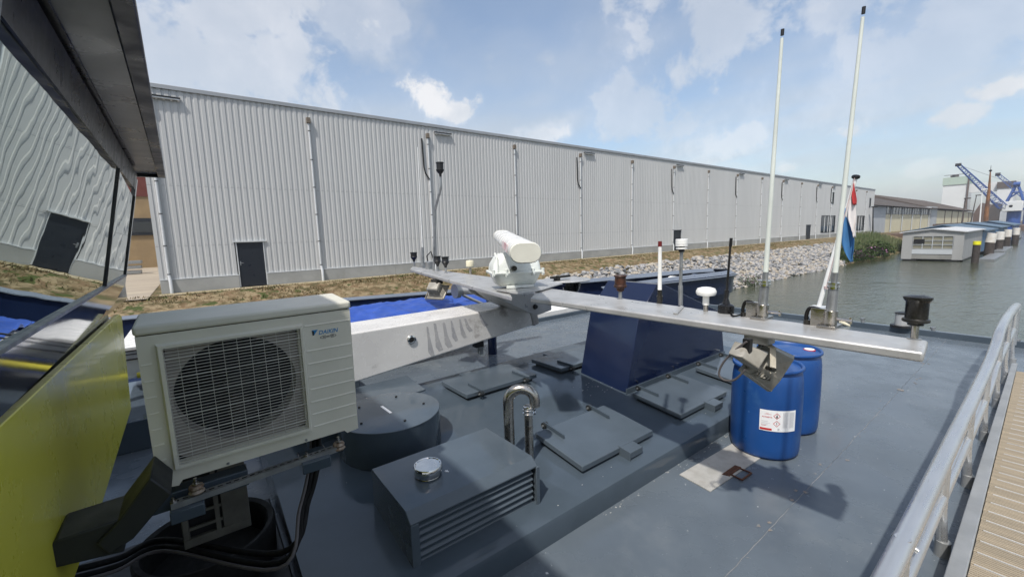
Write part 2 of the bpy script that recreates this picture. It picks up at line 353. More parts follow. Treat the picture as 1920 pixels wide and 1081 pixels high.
# ------------------------------------------------------------------ warehouse
WY = 26.73; X0, X1 = -1.5, 124.0; ZT, ZC = 7.5, -1.70
wh = thing('warehouse', 'long pale grey corrugated steel warehouse on a concrete plinth across the water', 'warehouse', ((X0 + X1) / 2, WY + 20, -2.42))
mb = MB(); per = .279; x = X0; pts = []
def in_open(x):  # door and window openings cut by height
    return None
while x < X1:
    pts += [(x, WY), (x + .150, WY), (x + .172, WY + .026), (x + .257, WY + .026)]; x += per
pts.append((X1, WY))
opens = [(1.78, 3.10, ZC - .1, .04), (43.35, 44.75, ZC - .1, -.12), (83.4, 85.4, ZC - .1, .05), (90.6, 98.0, -1.35, 1.62), (111.9, 117.2, -1.35, 1.62), (95.2, 96.5, 3.9, 5.9), (120.1, 121.3, 3.6, 5.5)]
rowz = sorted({ZC, ZT} | {z for o_ in opens for z in o_[2:] if z > ZC})
for (xa, ya), (xb, yb) in zip(pts, pts[1:]):
    segs = [(ZC, ZT)]
    for o_ in opens:
        if (xa + xb) / 2 > o_[0] and (xa + xb) / 2 < o_[1]:
            ns_ = []
            for s0, s1 in segs:
                a0, a1 = max(s0, o_[2]), min(s1, o_[3])
                if a0 >= a1: ns_.append((s0, s1)); continue
                if s0 < a0: ns_.append((s0, a0))
                if a1 < s1: ns_.append((a1, s1))
            segs = ns_
    for s0, s1 in segs: mb.quad((xa, ya, s0), (xb, yb, s0), (xb, yb, s1), (xa, ya, s1))
build('wall_cladding', mb, m_cladding, wh, smooth=0, recalc=False)
mb = MB(); y = WY
while y < WY + 40:
    mb.quad((X0, y, ZC), (X0, y + .15, ZC), (X0, y + .15, ZT), (X0, y, ZT)); mb.quad((X0 + .03, y + .15, ZC), (X0 + .03, y + per, ZC), (X0 + .03, y + per, ZT), (X0 + .03, y + .15, ZT)); y += per
mb.quad((X1, WY, -2.4), (X1, WY + 40, -2.4), (X1, WY + 40, ZT), (X1, WY, ZT))
build('end_wall', mb, m_cladding, wh, smooth=0, recalc=False)
build('roof', MB().box(X0 + .05, X1 - .05, WY + .06, WY + 40, ZT - .2, ZT - .06), m_trim, wh)
build('backing_wall', MB().box(X0 + .1, X1 - .1, WY + .30, WY + .5, -2.5, ZT - .25), mat('dark_interior', (.02, .022, .025), .8), wh)
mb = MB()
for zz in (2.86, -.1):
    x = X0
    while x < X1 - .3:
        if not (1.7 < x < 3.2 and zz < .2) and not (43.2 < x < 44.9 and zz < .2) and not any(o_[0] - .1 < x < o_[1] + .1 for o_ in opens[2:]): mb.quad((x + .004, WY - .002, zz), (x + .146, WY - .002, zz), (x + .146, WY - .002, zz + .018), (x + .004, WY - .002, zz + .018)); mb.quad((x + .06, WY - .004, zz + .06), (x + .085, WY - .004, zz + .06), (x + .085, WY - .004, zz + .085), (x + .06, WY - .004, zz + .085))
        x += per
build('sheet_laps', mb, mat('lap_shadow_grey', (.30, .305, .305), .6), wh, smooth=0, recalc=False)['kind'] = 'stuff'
mb = MB().box(X0 - .06, X1 + .06, WY - .07, WY + .05, ZT - .10, ZT + .10)
build('roof_trim', mb, m_trim, wh, bevel=.01)
mb = MB(); cuts = [X0] + [v for o_ in opens[:3] for v in o_[:2]] + [X1]
for a, b_ in zip(cuts[::2], cuts[1::2]):
    k = a
    while k < b_:
        e = min(k + 7.4, b_); mb.box(k + .006, e - .006, WY - .05, WY + .12, -2.75, ZC - .04); k = e
build('plinth', mb, m_plinth, wh, bevel=.008)
mb = MB()
for a, b_ in zip(cuts[::2], cuts[1::2]): mb.box(a, b_, WY - .06, WY + .04, ZC - .037, ZC + .004)
build('drip_flashing', mb, m_pvc, wh)
for j, (a, b_, z0, z1) in enumerate(opens[:3]):
    z0 = -2.38
    dr = build('door', MB().box(a + .05, b_ - .05, WY + .03, WY + .09, z0, z1 - .05), m_door, wh, bevel=.004)
    if j == 0:
        build('handle', MB().tube([(a + .14, WY + .03, -1.10), (a + .14, WY - .03, -1.10), (a + .27, WY - .03, -1.10)], .012, 8).box(a + .115, a + .165, WY + .02, WY + .032, -1.22, -1.0), m_galv, dr)
    mb = MB().prism([(a, WY - .02, z0), (a + .05, WY - .02, z0), (a + .05, WY - .02, z1 - .045), (b_ - .05, WY - .02, z1 - .045), (b_ - .05, WY - .02, z0), (b_, WY - .02, z0), (b_, WY - .02, z1 - .022), (a, WY - .02, z1 - .022)], (0, .12, 0))
    build('door_frame', mb, m_pvc if j == 0 else m_door, wh)
    build('lintel', MB().box(a - .10, b_ + .10, WY - .09, WY + .03, z1 - .02, z1 + .04), m_pvc if j == 0 else m_door, wh)
for (a, b_, z0, z1) in opens[3:]:
    wn = build('window', MB().box(a - .05, b_ + .05, WY - .04, WY + .02, z1, z1 + .07).box(a - .05, b_ + .05, WY - .04, WY + .02, z0 - .07, z0).box(a - .05, a + .05, WY - .02, WY + .03, z0, z1).box(b_ - .05, b_ + .05, WY - .02, WY + .03, z0, z1), m_door, wh)
    mb = MB(); k = max(1, round((b_ - a) / 1.8)); st = (b_ - a) / k
    for i in range(k): mb.box(a + st * i + .06, a + st * (i + 1) - .06, WY + .06, WY + .08, z0, z1)
    build('pane', mb, m_glassd, wn)
    mb = MB()
    for i in range(1, k): mb.box(a + st * i - .06, a + st * i + .06, WY - .01, WY + .08, z0, z1)
    if k > 1: build('mullion', mb, m_pvc, wn)
for i in range(17):
    px_ = -1.35 + 7.4 * i if i else -1.12
    if i: px_ = -1.5 + 7.42 * i
    if px_ > X1: break
    mb = MB().cyl((px_, WY - .09, 6.6), (px_, WY - .09, -1.55), .062, n=12)
    mb.tube([(px_, WY - .09, -1.5), (px_ + .02, WY - .12, -1.7), (px_ + .03, WY - .17, -1.8), (px_ + .03, WY - .17, -2.4)], .075, 12)
    dp = build('downpipe', mb, m_pvc, wh)
    for z in (6.2, 4.6, 3.05, 1.5, -.05, -1.45): build('pipe_clamp', MB().cyl((px_, WY - .09, z - .03), (px_, WY - .09, z + .03), .074, n=12), m_clamp, dp)
    build('outlet_hopper', MB().box(px_ - .10, px_ + .10, WY - .22, WY - .02, 6.62, 6.92), mat('hopper%d' % 0, (.17, .14, .11), .7) if i == 0 else bpy.data.materials['hopper0'], dp, bevel=.01)
    if i in (0, 2, 4, 6, 8, 10, 12, 13):
        if i == 0: q0, q1, ln = px_ + .05, 7.0, 1.25
        else: q0, q1, ln = px_ + .55, 7.05, 1.25
        lm = build('wall_light', MB().cyl((q0, WY - .13, q1 - .05), (q0 + ln, WY - .13, q1 - .05), .045, n=10), m_pvc, wh)
        build('lamp_housing', MB().box(q0 - .03, q0 + ln + .03, WY - .19, WY - .02, q1 + .002, q1 + .05), m_black, lm)
        build('drain_hose', MB().tube([(px_ - .42, WY - .05, 6.55), (px_ - .42, WY - .07, 6.5), (px_ - .38, WY - .08, 4.7), (px_ - .30, WY - .08, 4.3), (px_ - .05, WY - .14, 3.9)], .045, 8), m_hose, lm)

# brown building and stacked steel behind the yard
bb = thing('brick_building', 'tan and brown building with a rust red upper wall behind the yard', 'building', (-12, 66, -2.4))
build('wall', MB().box(-30, 4, 60, 78, -2.42, 5.2), mat('tan_render', (.30, .215, .115), .85, 0, (.25, .18, .10), .6, .7), bb)
build('upper_wall', MB().box(-30, 4, 59.9, 78, 5.2, 8.6), mat('rust_red_sheet', (.13, .030, .022), .7, 0, None, 1, .5), bb)
wn = build('window_band', MB().box(-30, 4, 59.85, 59.98, 1.1, 2.9), m_door, bb)
build('pane', MB().box(-29, 3.5, 59.80, 59.84, 1.4, 2.5), m_glassd, wn)
st = thing('steel_stack', 'bundle of long silver steel profiles lying on the yard', 'steel bundle', (-5.5, 48, -2.4))
for k in range(3): build('profile', MB().box(-10.0 + k * .1, -3.8 + k * .05, 47.5, 48.6, -2.36 + k * .42, -2.10 + k * .42), m_galv, st, bevel=.02)

# ------------------------------------------------------------------ far quay: sheds, silos, cranes
m_shedroof = mat('weathered_grey_roof', (.072, .066, .062), .85, 0, (.095, .08, .07), .15, .8, spec=.2)
m_rustroof = mat('rusty_brown_roof', (.105, .085, .070), .85, 0, (.085, .07, .06), .1, .8, spec=.2)
m_cream2 = mat('cream_render', (.60, .56, .40), .8, 0, (.54, .50, .36), .2, .6)
m_pale = mat('pale_grey_sheet', (.44, .47, .49), .7, 0, None, .2, .5)
m_brickdk = mat('brown_brick', (.13, .09, .07), .9, 0, None, .3, .6)
struct('far_quay', MB().box(125, 900, 19.5, 400, -5.6, -2.5).box(300, 900, -40, 19.4, -5.6, -3.1), m_brickdk)
sh = thing('cream_shed', 'low shed with a cream wall under a strip of windows beside the warehouse end', 'shed', (170, 40, -2.4))
build('wall', MB().box(141, 199, 28, 60, -2.5, 2.2), m_cream2, sh)
build('gable_wall', MB().wall([(126, -2.5), (141, -2.5), (141, 4.0), (126, 4.4)], 27.9, 60), m_pale, sh)
wn = build('window_strip', MB().box(141.2, 199, 27.9, 28.0, 2.25, 4.0), m_glassd, sh)
mb = MB()
for k in range(18): mb.box(141.2 + k * 3.3, 141.45 + k * 3.3, 27.8, 27.98, 2.25, 4.0)
build('mullion', mb, m_pale, wn)
build('roof', MB().prism([(124, 27, 4.2), (124, 44, 9.5), (124, 61, 4.2)], (77, 0, 0)), m_shedroof, sh)
for k in range(5): build('downpipe', MB().cyl((146 + k * 12.5, 27.8, 4), (146 + k * 12.5, 27.8, -2.4), .13, n=6), m_pale, sh)
sh = thing('long_shed', 'longer cream shed with a brown sagging roof beyond the window strip shed', 'shed', (255, 45, -2.4))
build('wall', MB().box(211, 306, 28, 64, -.9, 3.9), m_cream2, sh)
build('base_wall', MB().box(205, 306, 27.6, 64, -3.2, -.95), m_brickdk, sh)
build('end_wall', MB().box(199.5, 211, 27.9, 60, -2.4, 5.0), m_pale, sh)
build('roof', MB().prism([(200, 27, 4.4), (200, 46, 11), (200, 65, 4.4)], (108, 0, 0)), m_rustroof, sh)
mb = MB()
for k in range(1, 6): mb.box(211 + k * 16, 211.3 + k * 16, 27.8, 27.95, -.9, 3.9)
build('seam', mb, m_brickdk, sh)
sh = thing('gabled_sheds', 'dark brown shed with several pointed gables behind the blue crane', 'shed', (345, 26, -3))
for k, (y0, y1) in enumerate(((30, 25.5), (25.3, 21), (20.8, 17))):
    build('gable', MB().prism([(330, y0, -3), (330, y1, -3), (330, y1, 3.5), (330, (y0 + y1) / 2, 9), (330, y0, 3.5)], (70, 0, 0)), (m_brickdk, m_shedroof, m_pale)[k], sh)
def silo(name, label, c0, c1, x, zs, capmat, grp=None):
    pass
m_silo = mat('white_concrete', (.66, .68, .68), .8, 0, (.60, .62, .62), .1, .6)
si = thing('grain_silo', 'tall white silo with a pale green top storey, left of the crane', 'silo', (400, 47.5, -3))
p0, p1 = at(1760, 430, 'x', 400), at(1804, 430, 'x', 400)
zt, zm, zb = at(1780, 333, 'x', 400).z, at(1780, 347, 'x', 400).z, -4
build('shaft', MB().box(400, 425, p1.y, p0.y, zb, zm), m_silo, si)
build('top_storey', MB().box(399.5, 425, p1.y - .3, p0.y + .3, zm, zt), mat('pale_green_sheet', (.42, .52, .44), .7), si)
build('roof_railing', MB().box(400, 400.4, p1.y, p0.y, zt + 1.4, zt + 1.7).box(400, 401, p0.y - 5, p0.y - 3, zt, zt + 1.2).box(400, 401, p1.y + 4, p1.y + 7, zt, zt + 1.4), m_shedroof, si)
build('lift_shaft', MB().box(399, 401, p1.y - .9, p1.y - .3, zb, zt + 1), m_brickdk, si)
b0, b1 = at(1806, 352, 'x', 402), at(1870, 350, 'x', 402)
si3 = build('conveyor_bridge', MB().box(402, 405, b1.y - 8, p1.y - 1.0, b0.z - 3.5, b0.z + 2.2), m_silo)
tag(si3, 'pale covered bridge joining the two white silos', 'conveyor bridge')
q0, q1 = at(1861, 430, 'x', 400), at(1893, 430, 'x', 400); zt2, zm2 = at(1875, 341, 'x', 400).z, at(1875, 353, 'x', 400).z
si = thing('grain_silo', 'white silo with a brown grey top storey, behind the blue crane', 'silo', (400, 26, -3))
build('shaft', MB().box(400, 425, q1.y, q0.y, zb, zm2), m_silo, si)
build('top_storey', MB().box(399.5, 425, q1.y - .3, q0.y + .3, zm2, zt2), m_rustroof, si)
m_crane = mat('crane_blue', (.030, .085, .30), .5, 0, None, .5, .4)
def lattice(mb, a, b, w0, w1, n, r):
    a, b = Vector(a), Vector(b); d = (b - a).normalized(); s = d.cross(Vector((0, 0, 1)))
    s = s.normalized() if s.length > .1 else Vector((1, 0, 0)); u = s.cross(d)
    def c(t, i, j): return a + (b - a) * t + (s * i + u * j) * (w0 + (w1 - w0) * t) / 2
    for i, j in ((-1, -1), (1, -1), (-1, 1), (1, 1)): mb.cyl(c(0, i, j), c(1, i, j), r, n=5)
    for k in range(n):
        t0, t1 = k / n, (k + 1) / n
        for (i, j), (i2, j2) in (((-1, -1), (1, -1)), ((1, -1), (1, 1)), ((1, 1), (-1, 1)), ((-1, 1), (-1, -1))):
            mb.cyl(c(t0, i, j), c(t1, i2, j2), r * .6, n=4) if k % 2 else mb.cyl(c(t0, i2, j2), c(t1, i, j), r * .6, n=4)
    return mb
CX = 300
cr = thing('harbour_crane', 'blue harbour crane with a long lattice jib and white cabin on a round blue pedestal', 'crane', (CX + 3, 13, -4))
tip = at(1797, 309, 'x', CX - 4); foot = at(1880, 388, 'x', CX)
build('jib', lattice(MB(), foot, tip, 2.6, 1.2, 22, .17), m_crane, cr)
build('jib_head', MB().cyl(tip + V(-.3, 1, 0), tip + V(-.3, -1, 0), .7, n=12), m_black, cr)
c0, c1 = at(1880, 378, 'x', CX), at(1917, 395, 'x', CX)
build('machine_house', MB().box(CX, CX + 8, c1.y, c0.y, c1.z, c0.z), m_silo, cr, bevel=.2)
for k in range(2): build('porthole', MB().cyl((CX - .05, c0.y - 2.6 - k * 5, c0.z - 2.2), (CX + .1, c0.y - 2.6 - k * 5, c0.z - 2.2), .6, n=12), m_black, cr)
gt = at(1907, 347, 'x', CX + 3); g0, g1 = at(1888, 378, 'x', CX + 3), at(1919, 376, 'x', CX + 3)
mb = MB()
for dx in (-2, 2):
    for g in (g0, g1): mb.cyl(g + V(dx * 1.3, 0, 0), gt + V(dx * .5, (g.y - gt.y) * .15, 0), .42, n=6)
    mb.cyl((g0 * .45 + gt * .55) + V(dx, 0, 0), (g1 * .45 + gt * .55) + V(dx, 0, 0), .28, n=6); mb.cyl((g0 * .8 + gt * .2) + V(dx, 0, 0), (g1 * .4 + gt * .6) + V(dx, 0, 0), .2, n=6)
build('gantry', mb.cyl(gt + V(-1.5, 1, .4), gt + V(-1.5, -1, .4), 1.0, n=10), m_crane, cr)
ped0, ped1 = at(1886, 395, 'x', CX + 3), at(1904, 430, 'x', CX + 3)
build('pedestal', MB().lathe([(2.2, 0), (2.2, ped0.z - ped1.z), (3.4, ped0.z - ped1.z + .2), (3.4, ped0.z - ped1.z + 1)], (CX + 4, ped0.y - 2.5, ped1.z)), m_crane, cr)
build('deck_ring', MB().lathe([(4.6, 0), (4.6, 1.2), (3.5, 1.9)], (CX + 4, ped0.y - 2.5, -5.2), n=20), m_crane, cr)
build('pendant', MB().cyl(tip, gt, .07, n=4), m_galv, cr)
cr2 = thing('harbour_crane', 'farther blue crane of which only the jib tip shows right of the brown mast', 'crane', (380, 12, -4))
t2, f2 = at(1871, 327, 'x', 380), at(1925, 372, 'x', 380)
build('jib', lattice(MB(), f2, t2, 2.4, 1.4, 12, .16), m_crane, cr2)
build('jib_head', MB().cyl(t2 + V(0, 1, 0), t2 + V(0, -1, 0), 1., n=10), m_black, cr2)
build('tower', MB().cyl((380, f2.y - 1, -4), (380, f2.y - 1, f2.z), 1.5, n=8), m_crane, cr2)
mp_ = at(1848, 430, 'x', 170); mt_ = at(1857, 322, 'x', 170)
ms = thing('ship_mast', 'tall brown varnished wooden mast of a moored sailing barge', 'mast', (170, mp_.y, -5))
build('spar', MB().tube([(170, mp_.y, -5.2), at(1850, 395, 'x', 170), at(1854, 360, 'x', 170), mt_], .3, 8, rs=[.5, .45, .32, .12]), mat('varnished_spar', (.26, .12, .045), .5, 0, (.10, .05, .03), .3, .8), ms)
build('masthead', MB().lathe([(.05, 0), (.3, .15), (.3, .4), (.05, .6)], mt_).cyl(mt_, mt_ + V(0, 0, 1.6), .05, n=5), m_black, ms)
for (u0, v0, u1, v1, X, nm, lb, mt) in ((1803, 415, 1810, 372, 150, 'lamp_post', 'thin dark lamp post left of the brown mast', m_shedroof), (1836, 428, 1842, 355, 160, 'flag_mast', 'thin white bent mast just left of the brown mast', m_white),
                                    (1819, 418, 1831, 366, 190, 'lamp_post', 'short grey street lamp between the shed and the brown mast', m_shedroof), (1637, 432, 1637, 388, 120, 'lamp_post', 'black lamp post at the far end of the warehouse', m_black)):
    a, b_ = at(u0, v0, 'x', X), at(u1, v1, 'x', X)
    o = thing(nm, lb, 'post' if nm == 'lamp_post' else 'mast', a, 'thin posts on the far quay')
    build('pole', MB().cyl(V(a.x, a.y, min(a.z, -2.6)), b_, .16, .09, n=6), mt, o)
    build('lamp_head', MB().box(b_.x - .5, b_.x + .5, b_.y - .9, b_.y + .2, b_.z - .12, b_.z + .12), mt, o)

# boathouse
bh = thing('boathouse', 'pale grey floating boathouse with a panelled shutter door facing the water', 'boathouse', (84, 9.5, WZ))
fl, fr_ = at(1688.8, 485, 'z', -5.0), at(1803.6, 487.6, 'z', -5.0); XF = (fl.x + fr_.x) / 2
yl, yr = at(1688.8, 485, 'x', XF).y, at(1803.6, 487.6, 'x', XF).y; yb = yr
zt = at(1692.4, 437, 'x', XF).z; zr = at(1752.6, 430.5, 'x', XF).z; XB = at(1844, 490, 'y', yr).x
XB = at(1834, 488, 'y', yr).x + 2
o1, o2 = at(1712, 447, 'x', XF).y, at(1788, 447, 'x', XF).y; ot = at(1740, 443, 'x', XF).z; ob = -4.95
ym = (yl + yr) / 2
m_bh = mat('boathouse_sheet', (.33, .335, .33), .6, 0, (.29, .295, .29), .5, .6, 0, stretch=(1, 1, .1))
mb = MB().prism([(XF, yl, -5.0), (XF, o1, -5.0), (XF, o1, zt), (XF, yl, zt)], (.2, 0, 0)).prism([(XF, o2, -5.0), (XF, yr, -5.0), (XF, yr, zt), (XF, o2, zt)], (.2, 0, 0))
mb.prism([(XF, o1, ot), (XF, o2, ot), (XF, o2, zt), (XF, o1, zt)], (.2, 0, 0)).prism([(XF, yl, zt), (XF, yr, zt), (XF, ym, zr)], (.2, 0, 0))
mb.box(XF + .2, XB, yr, yr + .15, -5.0, zt).box(XF + .2, XB, yl - .15, yl, -5.0, zt).box(XB - .2, XB, yr, yl, -5.0, zt)
build('wall', mb, m_bh, bh)
build('roof', MB().prism([(XF - .25, yl + .3, zt), (XF - .25, ym, zr + .05), (XF - .25, ym, zr + .17), (XF - .25, yl + .3, zt + .12)], (XB - XF + .4, 0, 0)).prism([(XF - .25, ym + .001, zr + .05), (XF - .25, yr - .3, zt), (XF - .25, yr - .3, zt + .12), (XF - .25, ym + .001, zr + .17)], (XB - XF + .4, 0, 0)), mat('boathouse_roof', (.52, .53, .54), .6), bh)
dr = build('shutter_door', MB().box(XF + .10, XF + .16, o2, o1, ob + 1.32, ot), mat('shutter_olive', (.17, .165, .12), .6, 0, (.22, .21, .16), .8, .6), bh)
mb = MB()
for k in range(5): yy = o1 + (o2 - o1) * k / 4; mb.box(XF + .0, XF + .08, yy - .035, yy + .035, ob + 1.32, ot)
for k in range(4): zz = ob + 1.36 + (ot - ob - 1.36) * k / 3; mb.box(XF + .015, XF + .07, o2, o1, zz - .03, zz + .03)
build('door_bar', mb, m_pale, dr)
build('lower_panel', MB().box(XF + .05, XF + .12, o2, o1, ob, ob + .62), mat('boathouse_panel', (.24, .24, .225), .7, 0, None, 1, .5), bh)
build('white_strip', MB().box(XF + .0, XF + .045, o2, o1, ob + .66, ob + 1.28), m_pale, bh)
build('open_pane', MB().box(XF - .01, XF + .012, o1 - 1.15, o1 - .1, ot - .95, ot - .35), m_black, bh)
build('pontoon', MB().box(XF - .1, XF + 1, yr + .3, yr + 1.6, -5.5, -5.02).box(XF - .1, XF + 1, yl - 1.6, yl - .2, -5.5, -5.02).box(XF + 1, XB, yr, yl, -5.5, -5.02), m_black, bh)
def boathouse2(x0, x1, y0, y1, z1, rm, lab, cat='boathouse'):
    o = thing('boathouse', lab, cat, ((x0 + x1) / 2, (y0 + y1) / 2, WZ))
    ym_ = (y0 + y1) / 2
    build('wall', MB().prism([(x0, y0, WZ - .2), (x0, y1, WZ - .2), (x0, y1, z1), (x0, ym_, z1 + .9), (x0, y0, z1)], (x1 - x0, 0, 0)), rm, o)
    build('roof', MB().prism([(x0 - .3, y0 - .4, z1), (x0 - .3, ym_, z1 + 1.05), (x0 - .3, ym_, z1 + 1.2), (x0 - .3, y0 - .4, z1 + .15)], (x1 - x0 + .6, 0, 0)).prism([(x0 - .3, ym_ + .001, z1 + 1.05), (x0 - .3, y1 + .4, z1), (x0 - .3, y1 + .4, z1 + .15), (x0 - .3, ym_ + .001, z1 + 1.2)], (x1 - x0 + .6, 0, 0)), m_bluer, o)
    build('pontoon', MB().box(x0 - .5, x1, y0 - .6, y1, WZ - .3, WZ + .35), m_black, o)
m_bluew = mat('faded_blue_sheet', (.075, .16, .27), .6, 0, (.06, .13, .22), .4, .6); m_bluer = mat('blue_roof_sheet', (.085, .135, .19), .5, 0, None, .4, .5)
boathouse2(97, 116, 7.6, 16.5, -1.75, m_bluew, 'faded blue boathouse right behind the grey one')
boathouse2(122, 142, 7.6, 16.5, -1.6, m_bluew, 'blue boathouse second behind the grey one')
boathouse2(150, 175, 7.4, 15, -1.5, m_crane, 'small bright blue boathouse nearest the crane')
m_pile = mat('dark_pile', (.035, .028, .024), .8, 0, (.06, .05, .045), 2, .7)
for k, (u0, v0, u1, v1, w, cap, lab) in enumerate(((1827, 493, 1833, 452, 12, 1, 'dark mooring pile with a bright yellow top at the boathouse corner'), (1853, 478, 1860, 437, 15, 0, 'mooring pile with a leaning white top, first behind the yellow topped one'),
        (1871, 470, 1876, 434, 13, 0, 'white topped mooring pile, second in the row of white topped piles'), (1886, 463, 1891, 430, 11, 0, 'white topped mooring pile, third in the row of white topped piles'), (1902, 458, 1906, 427, 10, 0, 'white topped mooring pile, last and farthest of the row'))):
    a = at(u0, v0, 'z', WZ); r = w / 2 * a.length / F / 1.75; tp = at(u1, v1, 'y', a.y); tp.y = a.y; X = a.x + r
    ct = thing('mooring_pile', lab, 'pile', (X, a.y, WZ), 'mooring piles in front of the boathouses')
    zt_ = at(u1, v1, 'x', X).z; h = zt_ - WZ
    lean = .12 if k == 1 else 0
    cap_h = h * (.16 if cap else .42)
    build('post', MB().cyl((X, a.y, WZ - .5), (X, a.y, zt_ - cap_h), r, n=16), m_pile, ct)
    build('cap', MB().cyl((X, a.y, zt_ - cap_h), (X, a.y - lean * cap_h, zt_), r * 1.05, n=16), mat('yellow_paint', (.80, .75, .02), .4) if cap else mat('pile_white', (.66, .66, .63), .6, 0, (.56, .52, .46), 2.5, .6), ct)
jt = build('floating_jetty', MB().box(XB - 17, XB - 1, yr - 2.6, yr - 1.2, WZ - .2, WZ + .25).box(100, 118, yr - 2.2, yr - 1.0, WZ - .2, WZ + .3), m_galv)
tag(jt, 'narrow grey floating jetty along the boathouses', 'jetty')
# reeds and bushes at the end of the riprap
def reeds(n, x0, x1, y0, y1, h0, h1, m, lab, nm):
    mb = MB()
    for i in range(n):
        x, y = random.uniform(x0, x1), random.uniform(y0, y1)
        if x < 70 + (y - 17) * 3.0 + noise.noise(Vector((x, y, 2))) * 2: continue
        z = max(bank_z(y), WZ - .1); h = random.uniform(h0, h1); a = random.uniform(0, 6.28); w = random.uniform(.015, .04) * 1.6
        bx, by = random.uniform(-.3, .3) * h, random.uniform(-.3, .2) * h
        c, s = math.cos(a) * w, math.sin(a) * w
        mb.add([(x - c, y - s, z), (x + c, y + s, z), (x + bx * .4 + c * .8, y + by * .4 + s * .8, z + h * .6), (x + bx * .4 - c * .8, y + by * .4 - s * .8, z + h * .6), (x + bx, y + by, z + h)], [[0, 1, 2, 3], [3, 2, 4]])
    return tag(build(nm, mb, m, smooth=0, recalc=False, loc=((x0 + x1) / 2, (y0 + y1) / 2, WZ)), lab, None, kind='stuff')
m_reed = mat('reed_green', (.085, .125, .045), .7, 0, (.14, .155, .075), .5, .9, spec=.2)
reeds(11000, 68, 108, 17.3, 23.2, .7, 1.8, m_reed, 'tall green reeds on the bank behind the flag', 'reeds')
def bush(x, y, r, h, m, lab, grp, fl=None, n=700):
    z = max(bank_z(y), WZ); o = thing('bush', lab, 'bush', (x, y, z), grp)
    mb = MB(); mf = MB()
    for i in range(n):
        a, b_ = random.uniform(0, 6.28), random.random() ** .5; q = random.random()
        rr = r * b_ * (1 + .35 * noise.noise(Vector((math.cos(a) * 2 + x, math.sin(a) * 2, q * 3)))); hh = h * q * math.sqrt(max(0, 1 - b_ * b_ * .8))
        p = Vector((x + math.cos(a) * rr, y + math.sin(a) * rr, z + hh)); s = random.uniform(.06, .14) * (r / 1.4)
        d = Vector((random.uniform(-1, 1), random.uniform(-1, 1), random.uniform(-.3, 1))).normalized() * s; e = d.cross(Vector((random.random(), random.random(), random.random()))).normalized() * s * .5
        (mf if fl and random.random() < .16 and q > .4 else mb).add([p - d, p + e, p + d, p - e], [[0, 1, 2, 3]])
    build('foliage', mb, m, o, smooth=0, recalc=False)
    if fl: build('blossom', mf, fl, o, smooth=0, recalc=False)
    build('stem', MB().cyl((x, y, z - .1), (x, y, z + h * .5), .03, n=5), m_pile, o)
m_leaf = mat('leaf_green', (.045, .085, .022), .7, 0, (.075, .10, .035), 1.2, .9, spec=.2); m_leaf2 = mat('leaf_dark', (.028, .055, .018), .7, 0, (.05, .07, .025), 1.2, .9, spec=.2)
m_fl = mat('purple_blossom', (.22, .075, .20), .7, 0, (.30, .14, .24), 3, .8)
for k, (x, y, r, h, fl, lab) in enumerate(((68.5, 17.7, 1.4, 1.5, 0, 'round green bush at the water edge just behind the flag tip'), (72, 17.6, 1.7, 1.5, 1, 'leafy bush with pinkish flowers right of the flag tip'), (75, 17.6, 2.1, 1.5, 1, 'pink flowering bush in the middle of the waterside bushes'),
        (81, 17.7, 2.3, 1.7, 1, 'wide flowering bush nearest the boathouse'), (87, 18.3, 2.4, 1.9, 0, 'dark green bush half behind the boathouse'), (84, 20.6, 1.9, 1.1, 0, 'green bush higher up the bank behind the flag'), (77, 19.4, 1.3, .9, 0, 'low green bush where the stones end'))):
    bush(x, y, r, h, (m_leaf, m_leaf2)[k % 2], lab, 'bushes at the water edge', m_fl if fl else None, 1500)
for k, (u, v, lab) in enumerate(((1405, 530, 'purple loosestrife plant growing among the stones beside the tall aerial'), (1422, 530, 'small green tuft with violet spikes at the foot of the stones'))):
    p = at(u, v, 'z', -4.9); bush(p.x, p.y + .3, .75, 1.1, m_leaf, lab, 'purple flowering plants among the stones', m_fl, 420)

# ------------------------------------------------------------------ neighbouring barge
RZ = -1.90
nb = thing('moored_barge', 'dark navy river barge with high bulwarks moored beyond the grey deck', 'barge', (6, 11, WZ))
def railpts(side):
    if side: return [V(-30, 17.2, RZ), V(-2, 14.9, RZ), V(3.84, 13.55, RZ), V(8.48, 12.19, RZ), V(11.8, 11.2, RZ), V(15.2, 10.55, RZ), V(17.9, 9.95, RZ), V(18.6, 9.5, RZ)]
    return [V(10.6, 8.95, RZ), V(12.46, 8.86, RZ), V(14.8, 8.55, RZ), V(17.2, 8.2, RZ), V(18.25, 8.35, RZ), V(18.75, 8.9, RZ), V(18.6, 9.45, RZ)]
def bulwark(pts, inn, th, dz, zlow, flare):
    mb = MB(); pts = spline(pts, 5); rings = []
    for i, p in enumerate(pts):
        t = (pts[min(i + 1, len(pts) - 1)] - pts[max(i - 1, 0)]).normalized(); nrm = V(-t.y, t.x, 0) * inn
        fl = flare * max(0, (p.x - 11) / 7.5)
        rings.append([p - nrm * .02, p + nrm * th, p + nrm * (th + .02) - V(0, 0, .8), p + nrm * (fl + .12) - V(0, 0, 1.0), p + nrm * (fl * 1.15 + .02) - V(0, 0, zlow), p + nrm * (fl * .6) - V(0, 0, zlow * .45)])
    return mb.loft(rings)
build('far_bulwark', bulwark(railpts(1), -1, .05, 0, 3.3, .35), m_navy, nb, recalc=True)
build('near_bulwark', bulwark(railpts(0), 1, .05, 0, 3.3, .5), m_navy, nb)
